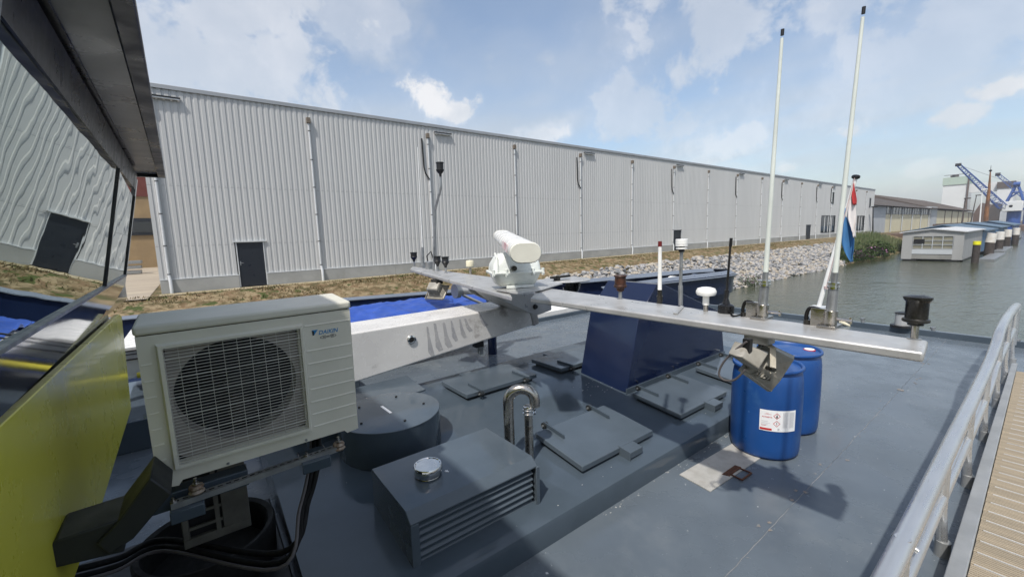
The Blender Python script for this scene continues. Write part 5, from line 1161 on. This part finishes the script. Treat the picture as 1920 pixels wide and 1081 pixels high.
o = build('rope_end', MB().tube(spline([at(1575, 603, 'x', EX + .02), at(1583, 606, 'x', EX), at(1594, 610, 'x', EX + .03)], 5), .035, 8), m_cream); tag(o, 'short cream rope end on the deck edge right of the flagpole', 'rope')

# ------------------------------------------------------------------ gangway
gw = thing('gangway', 'gangway with ridged tan boards and an aluminium kerb at the right', 'gangway', (4, -.4, DZ))
kz = -1.885
k0_, k1_, k2_, k3_ = at(1768.5, 1081, 'z', kz), at(1810.3, 1081, 'z', kz), at(1896.5, 680, 'z', kz - .06), at(1908.3, 680, 'z', kz - .06)
dL = (k2_ - k0_); dR = (k3_ - k1_)
A0, A1 = k0_ - dL * .5, k1_ - dR * .5
build('kerb', MB().add([A0, A1, k3_, k2_, A0 - V(0, 0, .14), A1 - V(0, 0, .14), k3_ - V(0, 0, .14), k2_ - V(0, 0, .14)], [[0, 1, 2, 3], [7, 6, 5, 4], [0, 4, 5, 1], [1, 5, 6, 2], [2, 6, 7, 3], [3, 7, 4, 0]]), m_curb, gw, bevel=.006)
mb = MB(); n = 0; x = A1.x; xe = at(1905, 695, 'z', kz - .08).x
def gz(x): t = (x - A1.x) / (k3_.x - A1.x); return A1.z + (k3_.z - A1.z) * t - .022
def gy_(x): t = (x - A1.x) / (k3_.x - A1.x); return A1.y + (k3_.y - A1.y) * t - .004
while x < xe - .01:
    bw = .145; pr_ = []
    nr_ = 7; pr_.append((x, -.03)); pr_.append((x + .0005, -.004))
    for k in range(nr_):
        a = x + .002 + k * (bw - .008) / nr_; w = (bw - .008) / nr_
        pr_ += [(a, -.0005), (a + w * .50, -.0005), (a + w * .56, -.012), (a + w * .96, -.012)]
    pr_ += [(x + bw - .007, -.004), (x + bw - .007, -.03)]
    yy = gy_(x)
    mb.loft([[V(px_, yy, gz(px_) + pz_) for px_, pz_ in pr_], [V(px_, -1.35, gz(px_) + pz_) for px_, pz_ in pr_]], cap=False, closed=False)
    x += bw
n_b = int((xe - A1.x) / .145)
bo_ = build('boards', mb, [m_wood, mat('groove_dark', (.10, .085, .065), .9, 0, (.15, .125, .09), 9, .8)], gw, smooth=0, recalc=False)  # second, darker material is for the groove bottoms
for p_ in bo_.data.polygons:
    zz = [bo_.data.vertices[i].co.z for i in p_.vertices]; xx = [bo_.data.vertices[i].co.x for i in p_.vertices]
    if max(zz) - min(zz) < .004 and (gz(sum(xx) / 4 + 4) - DZ) - sum(zz) / 4 > .008: p_.material_index = 1
build('frame', MB().add([V(A1.x, .15, gz(A1.x) - .035), V(xe, .2, gz(xe) - .035), V(xe, -1.4, gz(xe) - .035), V(A1.x, -1.4, gz(A1.x) - .035)], [[0, 1, 2, 3]]).box(xe, xe + .03, -1.4, .2, gz(xe) - .1, gz(xe) - .02), m_wood if False else m_curb, gw, recalc=False)
for k in range(n_b): build('gap_strip', MB().obox(V(A1.x + .1415 + k * .145, -.6, gz(A1.x + .1415 + k * .145) - .004), (.0026, 0, 0), (0, .75, 0), (0, 0, .0045)), m_alu, gw)
RY = .33
rp = [at(u, v, 'y', RY) for u, v in ((1662, 1081), (1803, 790), (1831, 738), (1853, 684), (1866.5, 648.8), (1876.5, 617.7), (1891, 591), (1906, 573))]
rp[2].z = -1.40; st0 = rp[0] - (rp[1] - rp[0]).normalized() * 1.6; st0.z = rp[0].z
en = rp[-1] + V(.12, 0, -.1)
rl = thing('railing', 'welded aluminium tube railing between the gangway and the deck', 'railing', (4, RY, DZ))
build('top_rail', MB().tube(spline([st0] + rp + [en, en + V(.02, 0, -.5)], 8), .042, 20), m_rail, rl)
m0 = [at(u, v, 'y', RY - .0) for u, v in ((1728, 1081), (1783, 945), (1806, 869))]
mz = -1.72
mid = [V(st0.x, RY, mz), V(rp[1].x, RY, mz), V(rp[3].x, RY, mz), V(rp[4].x, RY, mz + .06), V(rp[5].x + .1, RY, mz + .13), V(en.x, RY, mz + .14)]
build('middle_rail', MB().tube(spline(mid, 6), .034, 16), m_rail, rl)
for k in range(8):
    x = 1.32 + 1.13 * k
    if k < 5: b = V(x, .285, DZ); 
    else: b = V(x + .05, .30, DZ)
    zt_p = -1.43 if x < 5.6 else (-1.40 + (x - 5.6) * .10)
    zt_p = min(zt_p, -1.22)
    po = build('post', MB().tube([V(b.x, RY - .03, DZ + .0), V(b.x, RY - .005, DZ + .3), V(b.x, RY, zt_p)], .030, 14), m_rail, rl)
    build('base_socket', MB().cyl(V(b.x, RY - .03, DZ), V(b.x, RY - .03, DZ + .10), .038, n=16), m_curb, po)
cb = at(1725, 1027, 'z', -1.62)
build('stub', MB().cyl(V(cb.x, RY - .02, -1.64), V(cb.x, RY + .08, -1.60), .016, n=12), m_rail, rl)

# ------------------------------------------------------------------ wheelhouse
whs = thing('wheelhouse', 'wheelhouse wall of mirrored windows over a lime green panel under a steel roof', 'wheelhouse', (-1.2, 2.5, DZ))
nn = V(.98074, .02353, -.19387).normalized(); cpl = -.35
def pw(y, z, off=0.0):  # point on tilted front plane at given y, z
    x = (cpl + off - nn.y * y - nn.z * z) / nn.x; return V(x, y, z)
def glass_mat():
    m = bpy.data.materials.new('mirror_window_glass'); m.use_nodes = True; t = m.node_tree; p = t.nodes['Principled BSDF']; l = t.links.new
    p.inputs['Base Color'].default_value = (.46, .55, .525, 1); p.inputs['Metallic'].default_value = 1; p.inputs['Roughness'].default_value = .012
    g = t.nodes.new('ShaderNodeNewGeometry'); mp = t.nodes.new('ShaderNodeMapping'); mp.inputs['Scale'].default_value = (1, 1.0, 1.5); l(g.outputs['Position'], mp.inputs[0])
    n = t.nodes.new('ShaderNodeTexNoise'); n.inputs['Scale'].default_value = 2.4; n.inputs['Detail'].default_value = 1.5; n.inputs['Roughness'].default_value = .4; l(mp.outputs[0], n.inputs['Vector'])
    w = t.nodes.new('ShaderNodeTexWave'); w.inputs['Scale'].default_value = 1.6; w.inputs['Distortion'].default_value = 2.0; w.bands_direction = 'Z'; l(mp.outputs[0], w.inputs['Vector'])
    ad = t.nodes.new('ShaderNodeMath'); ad.operation = 'MULTIPLY_ADD'; l(w.outputs[1], ad.inputs[0]); ad.inputs[1].default_value = .06; l(n.outputs[0], ad.inputs[2])
    b = t.nodes.new('ShaderNodeBump'); b.inputs['Strength'].default_value = 1; b.inputs['Distance'].default_value = .0011; l(ad.outputs[0], b.inputs['Height']); l(b.outputs[0], p.inputs['Normal']); return m
m_mirror = glass_mat()
YG0, YG1, YG2, YEND = 1.46, 3.90, 5.28, 5.42
zg0, zg1 = -.265, .52
def panel(name, y0, y1, z0, z1, off, m, th=.02, bevel=0, z0b=None, z1b=None, parent=whs, **k):
    z0b = z0 if z0b is None else z0b; z1b = z1 if z1b is None else z1b
    return build(name, MB().prism([pw(y0, z0, off), pw(y1, z0b, off), pw(y1, z1b, off), pw(y0, z1, off)], nn * -th), m, parent, bevel=bevel, **k)
panel('window_pane', YG0, YG1 - .012, zg0, zg1, -.004, m_mirror, .01)
panel('window_pane', YG1 + .012, YG2, zg0, zg1, -.004, m_mirror, .01, z1b=.44)
panel('mullion', YG1 - .012, YG1 + .012, zg0, zg1, .006, m_roofdark, .03)
panel('mullion', YG2, YG2 + .03, zg0, .46, .006, m_roofdark, .03)
panel('window_sill', -2, YG2 + .03, zg0 - .016, zg0 - .001, .010, m_galv, .03)
panel('side_post', .9, YG0, zg0, .62, .004, mat('light_grey_post', (.36, .37, .38), .3, 0, None, 2, .5), .03)
panel('window_pane', -1.2, .9, zg0, zg1, -.004, m_mirror, .01)
panel('corner_panel', YG2 + .03, YEND, zg0 - .016, .62, .002, mat('pale_reflecting_panel', (.45, .46, .47), .12, .6, None, 2, .5, rvar=.02), .03)
panel('top_trim', -2, YG2 + .03, zg1, .66, .0, m_roofdark, .03)
panel('lower_trim', -2, YEND, -.50, zg0 - .017, 0, m_trimgrey, .03, z0b=-.46)
# lime panel: vertical
lx = pw(2, -.505).x
lim = MB().prism([(lx, -2, -1.275), (lx, 2.72, -1.285), (lx, 2.80, -1.30), (lx, 4.19, -1.23), (lx, 4.42, -.545), (lx, 4.30, -.512), (lx, -2, -.512)], (-.03, 0, 0))
build('lime_panel', lim, m_yellow, whs, bevel=.004)
build('back_wall', MB().box(-3.5, lx - .04, -2, 4.15, -1.28, .55), m_trimgrey, whs)
build('upper_side', MB().box(-3.5, pw(4.2, .1).x - .12, 4.15, YEND - .03, -.50, .6), m_trimgrey, whs)
build('floor_beam', MB().box(-3.4, lx - .25, -1, 3.6, -1.45, -1.285), m_casing, whs)
build('lift_column', MB().box(-1.9, -1.0, 1.6, 3.0, DZ, -1.45), m_casing, whs)
# roof
ZR = .70
def ru(u, v, z=ZR): return at(u, v, 'z', z)
e0, e1 = ru(262, 60), ru(309, 328)
dd = (e1 - e0).normalized(); s0 = e0 - dd * 4.0
in1 = ru(205, 308); xi = -.62
tipb = V(e1.x - .30, e1.y - .02, ZR)
build('roof_slab', MB().prism([s0 + V(0, 0, 0), e1, tipb, V(xi, in1.y + .1, ZR), V(-3.6, 4.7, ZR), V(-3.6, s0.y, ZR)], (0, 0, .10)), m_rooflow, whs, bevel=.008)
build('roof_edge', MB().prism([s0 + V(-.055, 0, -.032), e1 + V(-.055, -.03, -.032), e1 + V(.004, .004, -.032), s0 + V(.004, 0, -.032)], (0, 0, .036)), m_roofdark, whs, bevel=.006)
build('roof_end_trim', MB().prism([e1 + V(-.055, -.03, -.030), tipb + V(-.10, -.03, -.03), tipb + V(-.12, .04, -.03), e1 + V(0, .01, -.03)], (0, 0, .034)), m_roofdark, whs, bevel=.006)
g0_, g1_ = ru(82, 0, ZR), ru(250, 308, ZR); gd = (g1_ - g0_)
build('soffit_seam', MB().prism([g0_ - gd * 1.2 + V(-.012, 0, -.012), g1_ + V(-.012, 0, -.012), g1_ + V(.012, 0, -.012), g0_ - gd * 1.2 + V(.012, 0, -.012)], (0, 0, .0115)), m_roofdark, whs)
g2, g3 = ru(160, 60, ZR), ru(245, 285, ZR)
build('soffit_gutter', MB().prism([V(-.60, -2.5, ZR - .05), V(-.60, 4.3, ZR - .05), V(-.42, 4.3, ZR - .05), V(-.42, -2.5, ZR - .05)], (0, 0, .049)), m_roofdark, whs)

# ------------------------------------------------------------------ air conditioner
q = (.202, 2.313, -.697); acr = Euler((.041, -.003, .013), 'XYZ')
AM = (Matrix.Rotation(.013, 3, 'Z') @ Matrix.Rotation(-.003, 3, 'Y') @ Matrix.Rotation(.041, 3, 'X'))
ac = thing('air_conditioner', 'ivory outdoor air conditioning unit with a wire fan grille', 'air conditioner', q, rot=AM.to_euler())
aw, ah, ad_ = .435, .3675, .32
def acp(name, mb, m, bevel=0, parent=ac, **k): return build(name, mb, m, parent, bevel=bevel, local=True, **k)
# casing as shell with round hole: front plate with hole
fcx, fcz, frx = -.096, .006, .247
fx0, fx1, fz0, fz1 = -.352, .172, -.272, .256
hole = MB(); n = 64
def sq_pt(a):
    c, s = math.cos(a), math.sin(a); k = 1e9
    if c > 1e-6: k = min(k, (fx1 - fcx) / c)
    if c < -1e-6: k = min(k, (fx0 - fcx) / c)
    if s > 1e-6: k = min(k, (fz1 - fcz) / s)
    if s < -1e-6: k = min(k, (fz0 - fcz) / s)
    return V(fcx + c * k, .028, fcz + s * k)
ci = [V(fcx + math.cos(2 * math.pi * i / n) * frx, .028, fcz + math.sin(2 * math.pi * i / n) * frx) for i in range(n)]
so_ = [sq_pt(2 * math.pi * i / n) for i in range(n)]
cb_ = [p + V(0, .10, 0) for p in ci]
hole.loft([so_, ci, cb_], cap=False)
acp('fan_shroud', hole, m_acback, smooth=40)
sh_ = MB()
for (xa_, xb_, za, zb2) in ((-aw, fx0, -ah + .04, ah - .045), (fx1, aw, -ah + .04, ah - .045), (fx0, fx1, fz1, ah - .045), (fx0, fx1, -ah + .04, fz0)): sh_.box(xa_, xb_, 0, .03, za, zb2)
acp('front_panel', MB().add([V(x, 0, z_) for x, z_ in ((-aw, -ah), (-aw + .07, -ah - .012), (-aw + .085, -ah + .010), (aw - .075, -ah + .010), (aw - .06, -ah - .008), (aw, -ah), (aw, ah - .045), (-aw, ah - .045), (fx0, fz0), (fx1, fz0), (fx1, fz1), (fx0, fz1))] + [V(x, .03, z_) for x, z_ in ((fx0, fz0), (fx1, fz0), (fx1, fz1), (fx0, fz1))],
    [[0, 1, 2, 8, 11, 7], [2, 3, 9, 8], [3, 4, 5, 6, 10, 9], [6, 7, 11, 10], [8, 9, 13, 12], [9, 10, 14, 13], [10, 11, 15, 14], [11, 8, 12, 15]]), m_ac, recalc=True, smooth=20)
acp('cabinet', MB().box(-aw, -aw + .012, .001, ad_, -ah, ah - .045).box(aw - .012, aw, .001, ad_, -ah, ah - .045).box(-aw + .012, aw - .012, ad_ - .01, ad_, -ah, ah - .045).box(-aw + .012, aw - .012, .002, ad_ - .01, -ah + .012, -ah + .02), m_ac)
acp('lid', MB().box(-aw - .006, aw + .006, -.006, ad_ + .006, ah - .043, ah), m_ac, bevel=.014, segs=4)
acp('seam_shadow', MB().box(-aw + .003, aw - .003, .003, ad_ - .004, ah - .0449, ah - .0432), m_blackshine)
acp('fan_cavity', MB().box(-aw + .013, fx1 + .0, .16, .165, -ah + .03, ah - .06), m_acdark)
fan = acp('fan', MB().cyl((fcx, .10, fcz), (fcx, .15, fcz), .055, n=24), m_black)
bl = MB()
for k in range(3):
    a = k * 2.094 + .3
    vs = [V(fcx + math.cos(a + da) * r_, .125 + yy, fcz + math.sin(a + da) * r_) for r_, da, yy in ((.05, -.3, -.02), (.05, .5, .02), (.15, .75, .03), (.232, .8, .03), (.235, .1, -.02), (.15, -.15, -.03))]
    bl.add(vs, [[0, 1, 2, 5], [5, 2, 3, 4]])
acp('fan_blade', bl, m_blackshine, parent=fan, recalc=False)
# grille
gx0, gx1, gzb, gzt = -.376, .197, -.298, .281
gf = MB().loft([[V(x, 0, z_) for x, z_ in ((gx0, gzb), (gx1, gzb), (gx1, gzt), (gx0, gzt))], [V(x, -.022, z_) for x, z_ in ((gx0 + .008, gzb + .006), (gx1 - .006, gzb + .006), (gx1 - .006, gzt - .008), (gx0 + .008, gzt - .008))],
                [V(x, -.022, z_) for x, z_ in ((gx0 + .022, gzb + .020), (gx1 - .016, gzb + .020), (gx1 - .016, gzt - .020), (gx0 + .022, gzt - .020))], [V(x, .0, z_) for x, z_ in ((gx0 + .024, gzb + .022), (gx1 - .018, gzb + .022), (gx1 - .018, gzt - .022), (gx0 + .024, gzt - .022))]], cap=False)
gr = acp('grille', gf, m_ac, smooth=30)
wr = MB(); nh = 37
for k in range(nh):
    z_ = gzb + .026 + (gzt - gzb - .052) * k / (nh - 1); thick = .0026 if k % 6 == 3 else .0015
    wr.cyl((gx0 + .018, -.016, z_), (gx1 - .014, -.016, z_), thick, n=6)
for k in range(1, 10):
    x = gx0 + .02 + (gx1 - gx0 - .036) * k / 10; wr.cyl((x, -.0125, gzb + .02), (x, -.0125, gzt - .02), .0010, n=6)
acp('grille_wires', wr, m_wire, parent=gr, recalc=False)
for z_ in (.266, .133, .064, -.006, -.076, -.145, -.213, -.282):
    acp('moulded_line', MB().prism([V(.207, -.0035, z_ - .004), V(.207, -.0002, z_ + .003), V(.207, .001, z_ - .007)], (.222, 0, 0)), m_ac)
for k in range(8): z_ = .20 - k * .073; acp('moulded_notch', MB().prism([V(-.428, -.003, z_ - .004), V(-.428, -.0002, z_ + .003), V(-.428, .001, z_ - .006)], (.034, 0, 0)), m_ac)
for x, z_ in ((-.178, -.345), (.165, -.345)): acp('screw', MB().cyl((x, 0, z_), (x, -.004, z_), .0065, n=10), m_galv)
vs, fs = text_mesh('DAIKIN', .04, .0006, .25); w = max(v.x for v in vs)
lg = acp('logo_text', MB().add([V(.268 + v.x * (.100 / w), -.0012, .209 + v.y * (.100 / w) * 1.05) for v in vs], fs), m_blueink, recalc=False, smooth=0)
acp('logo_mark', MB().add([V(.238, -.0012, .237), V(.268, -.0012, .237), V(.247, -.0012, .209)], [[0, 1, 2]]), m_blueink, recalc=False, smooth=0)
acp('logo_mark_dark', MB().add([V(.238, -.0013, .237), V(.240, -.0013, .209), V(.247, -.0013, .209), V(.249, -.0013, .229)], [[0, 1, 2, 3]]), m_blkink, recalc=False, smooth=0)
vs, fs = text_mesh('INVERTER', .014, .0002, .2); w = max(v.x for v in vs)
acp('sub_logo_text', MB().add([V(.288 + v.x * (.055 / w), -.0012, .188 + v.y * (.055 / w)) for v in vs], fs), m_blkink, recalc=False, smooth=0)
el_ = MB(); K = 30
for k in range(K):
    if k in (6, 7, 8, 21, 22, 23): continue
    a, b2 = 2 * math.pi * k / K, 2 * math.pi * (k + 1) / K
    el_.add([V(.3155 + math.cos(a) * .041, -.0012, .192 + math.sin(a) * .010), V(.3155 + math.cos(b2) * .041, -.0012, .192 + math.sin(b2) * .010), V(.3155 + math.cos(b2) * .038, -.0012, .192 + math.sin(b2) * .0075), V(.3155 + math.cos(a) * .038, -.0012, .192 + math.sin(a) * .0075)], [[0, 1, 2, 3]])
acp('sub_logo_ring', el_, m_blkink, recalc=False, smooth=0)
acp('pipe_union', MB().cyl((aw, .2, -.10), (aw + .045, .2, -.10), .02, n=10), m_black)
# bracket below
bk = thing('ac_bracket', 'slotted galvanised rails and feet carrying the air conditioner', 'bracket', (.2, 2.35, -1.15))
r0, r1 = at(320, 948, 'y', 2.27), at(642, 836, 'y', 2.27)
slot = MB(); dr3 = (r1 - r0); Ld = dr3.length; dr3.normalize()
slot.prism([r0 + V(0, 0, -.0), r1 + V(0, 0, 0), r1 + V(0, 0, .004), r0 + V(0, 0, .004)], (0, .041, 0)).prism([r0, r1, r1 - V(0, 0, .022), r0 - V(0, 0, .022)], (0, .003, 0)).prism([r0 + V(0, .038, 0), r1 + V(0, .038, 0), r1 + V(0, .038, -.022), r0 + V(0, .038, -.022)], (0, .003, 0))
ra_ = build('slotted_rail', slot, m_galv, bk)
sb = MB()
for k in range(22):
    p = r0 + dr3 * (Ld * (k + .6) / 22.5) + V(0, .0205, .0045); sb.prism([p - dr3 * .010 - V(0, .004, 0), p + dr3 * .010 - V(0, .004, 0), p + dr3 * .010 + V(0, .004, 0), p - dr3 * .010 + V(0, .004, 0)], (0, 0, .0008))
build('slot', sb, m_blackshine, ra_)
build('slotted_rail', MB().prism([r0 + V(0, .30, 0), r1 + V(0, .30, 0), r1 + V(0, .30, -.024), r0 + V(0, .30, -.024)], (0, .04, 0)), m_galv, bk)
for (u, v, lab) in ((368, 913, 0), (635, 833, 0)):
    p = at(u, v, 'y', 2.29)
    f_ = build('rubber_foot', MB().lathe([(.028, -.025), (.032, -.018), (.024, -.008), (.030, .002), (.026, .012)], p, n=16), mat('corroded_zinc', (.36, .30, .24), .6, .5, (.18, .12, .08), 40, .9, .002, 80) if 'corroded_zinc' not in bpy.data.materials else bpy.data.materials['corroded_zinc'], bk)
    build('foot_bolt', MB().cyl(p + V(0, 0, .010), p + V(0, 0, .045), .007, n=8).cyl(p + V(0, 0, .012), p + V(0, 0, .022), .015, n=6), m_inox, f_)
for (u, v) in ((325, 940), (575, 854)):
    p = at(u, v, 'y', 2.29); build('rail_bolt', MB().cyl(p - V(0, 0, .004), p + V(0, 0, .006), .014, n=6).cyl(p, p + V(0, 0, .020), .006, n=8), m_inox, bk)
for (u, v, du) in ((335, 958, 42), (578, 868, 48)):
    p = at(u, v, 'y', 2.26); w = du * .0022
    build('support_box', MB().box(p.x - .03, p.x + w, 2.24, 2.40, p.z - .045, p.z + .01), m_casing, bk, bevel=.004)
build('support_arm', MB().box(-.9, .10, 2.36, 2.44, -1.20, -1.12), m_casing, bk, bevel=.004)

# ------------------------------------------------------------------ things below the air conditioner
# second condensing unit
m_cond = mat('dark_cream', (.13, .125, .105), .7, 0, (.085, .08, .07), 5, .8)  # cream set much darker than the upper unit
c2 = thing('condenser_unit', 'second cream air conditioning unit with a coarse grille, below the first', 'air conditioner', (.05, 3.0, DZ))
a, b_ = at(345, 960, 'y', 2.75), at(480, 880, 'y', 2.75)
x0_, x1_, z1_, z0_ = a.x - .02, at(462, 900, 'y', 2.75).x, -1.22, at(400, 1015, 'y', 2.75).z
build('cabinet', MB().box(x0_, x1_, 2.80, 3.1, z0_, z1_), m_acdark, c2)
cf = MB().box(x0_, x1_, 2.77, 2.80, z1_ - .03, z1_).box(x0_, x1_, 2.77, 2.80, z0_, z0_ + .05).box(x1_ - .13, x1_, 2.77, 2.80, z0_ + .05, z1_ - .03).box(x0_, x0_ + .03, 2.77, 2.80, z0_ + .05, z1_ - .03)
build('front_frame', cf, m_cond, c2, bevel=.004)
gb = MB()
for k in range(1, 9):
    zz = z1_ - k * .085
    if zz > z0_ + .06: gb.box(x0_ + .03, x1_ - .13, 2.765, 2.78, zz, zz + .014)
for k in range(1, 2): xx = x0_ + k * .15; gb.box(xx, xx + .022, 2.764, 2.779, z0_ + .05, z1_ - .03)
gb.box(x0_ + .02, x1_ - .12, 2.781, 2.784, z0_ + .04, z1_ - .02) if 0 else None
build('grille', gb, m_cond, c2)
# diagonal beam and plinth below the wheelhouse
db = thing('step_frame', 'dark grey angled steel frame under the lime panel', 'steel frame', (-.4, 2.2, DZ))
yb_ = 2.05
pts = [at(u, v, 'y', yb_) for u, v in ((282, 895), (322, 925), (250, 1010), (205, 1040), (180, 1020), (215, 985))]
build('angled_beam', MB().prism(pts, (0, .22, 0)), m_darkslate, db, bevel=.006)
p2 = [at(u, v, 'y', yb_) for u, v in ((100, 1020), (232, 975), (232, 1040), (60, 1081), (20, 1110))]
build('kick_plate', MB().prism([p + V(0, .02, 0) for p in p2], (0, .20, 0)), m_darkslate, db, bevel=.006)
hs = thing('hose_bundle', 'bundle of thick black hoses curling under the air conditioner', 'hoses', (.2, 2.2, DZ))
for k, (r_, off, m_) in enumerate(((.014, 0, m_hose), (.009, -.04, m_hosegrey), (.016, .07, m_hose))):
    pth = [at(130, 1085, 'z', -1.62) + V(0, off, 0), at(220, 1060, 'z', -1.66) + V(0, off, 0), at(310, 1030, 'z', -1.72) + V(0, off, .02), V(.18 + off * .3, 2.25 + off, -1.60), V(.33 + off * .5, 2.38 + off * .5, -1.42), V(.42 + off * .4, 2.5, -1.25), V(.46 + off * .3, 2.62, -1.12)]
    build('hose', MB().tube(spline(pth, 7), r_, 12), m_, hs)
struct('shade_slab', MB().box(-1.6, .28, .6, 3.7, DZ, DZ + .06), m_black, bevel=.01)  # added black slab, stands in for the deep shade on the deck here
tc_ = at(395, 1035, 'z', -1.95)
tag(build('round_tub', MB().lathe([(.33, -.15), (.36, -.12), (.37, .12), (.36, .14), (.33, .13), (.31, -.05), (.001, -.06)], tc_, n=48), m_hose), 'big round black tub under the air conditioner', 'tub')

# ------------------------------------------------------------------ summer haze
hz_ = bpy.data.materials.new('haze_air'); hz_.use_nodes = True; t = hz_.node_tree; t.nodes.clear()
o_ = t.nodes.new('ShaderNodeOutputMaterial'); v_ = t.nodes.new('ShaderNodeVolumePrincipled'); v_.inputs['Color'].default_value = (.86, .90, .96, 1); v_.inputs['Density'].default_value = .0005; v_.inputs['Anisotropy'].default_value = .3
t.links.new(v_.outputs[0], o_.inputs['Volume'])
hb = MB().box(-420, 920, -420, 420, -7.5, 34)
tag(build('haze', hb, hz_, smooth=0), 'thin pale summer haze over the harbour', None, kind='stuff')
S.render.engine = 'CYCLES'
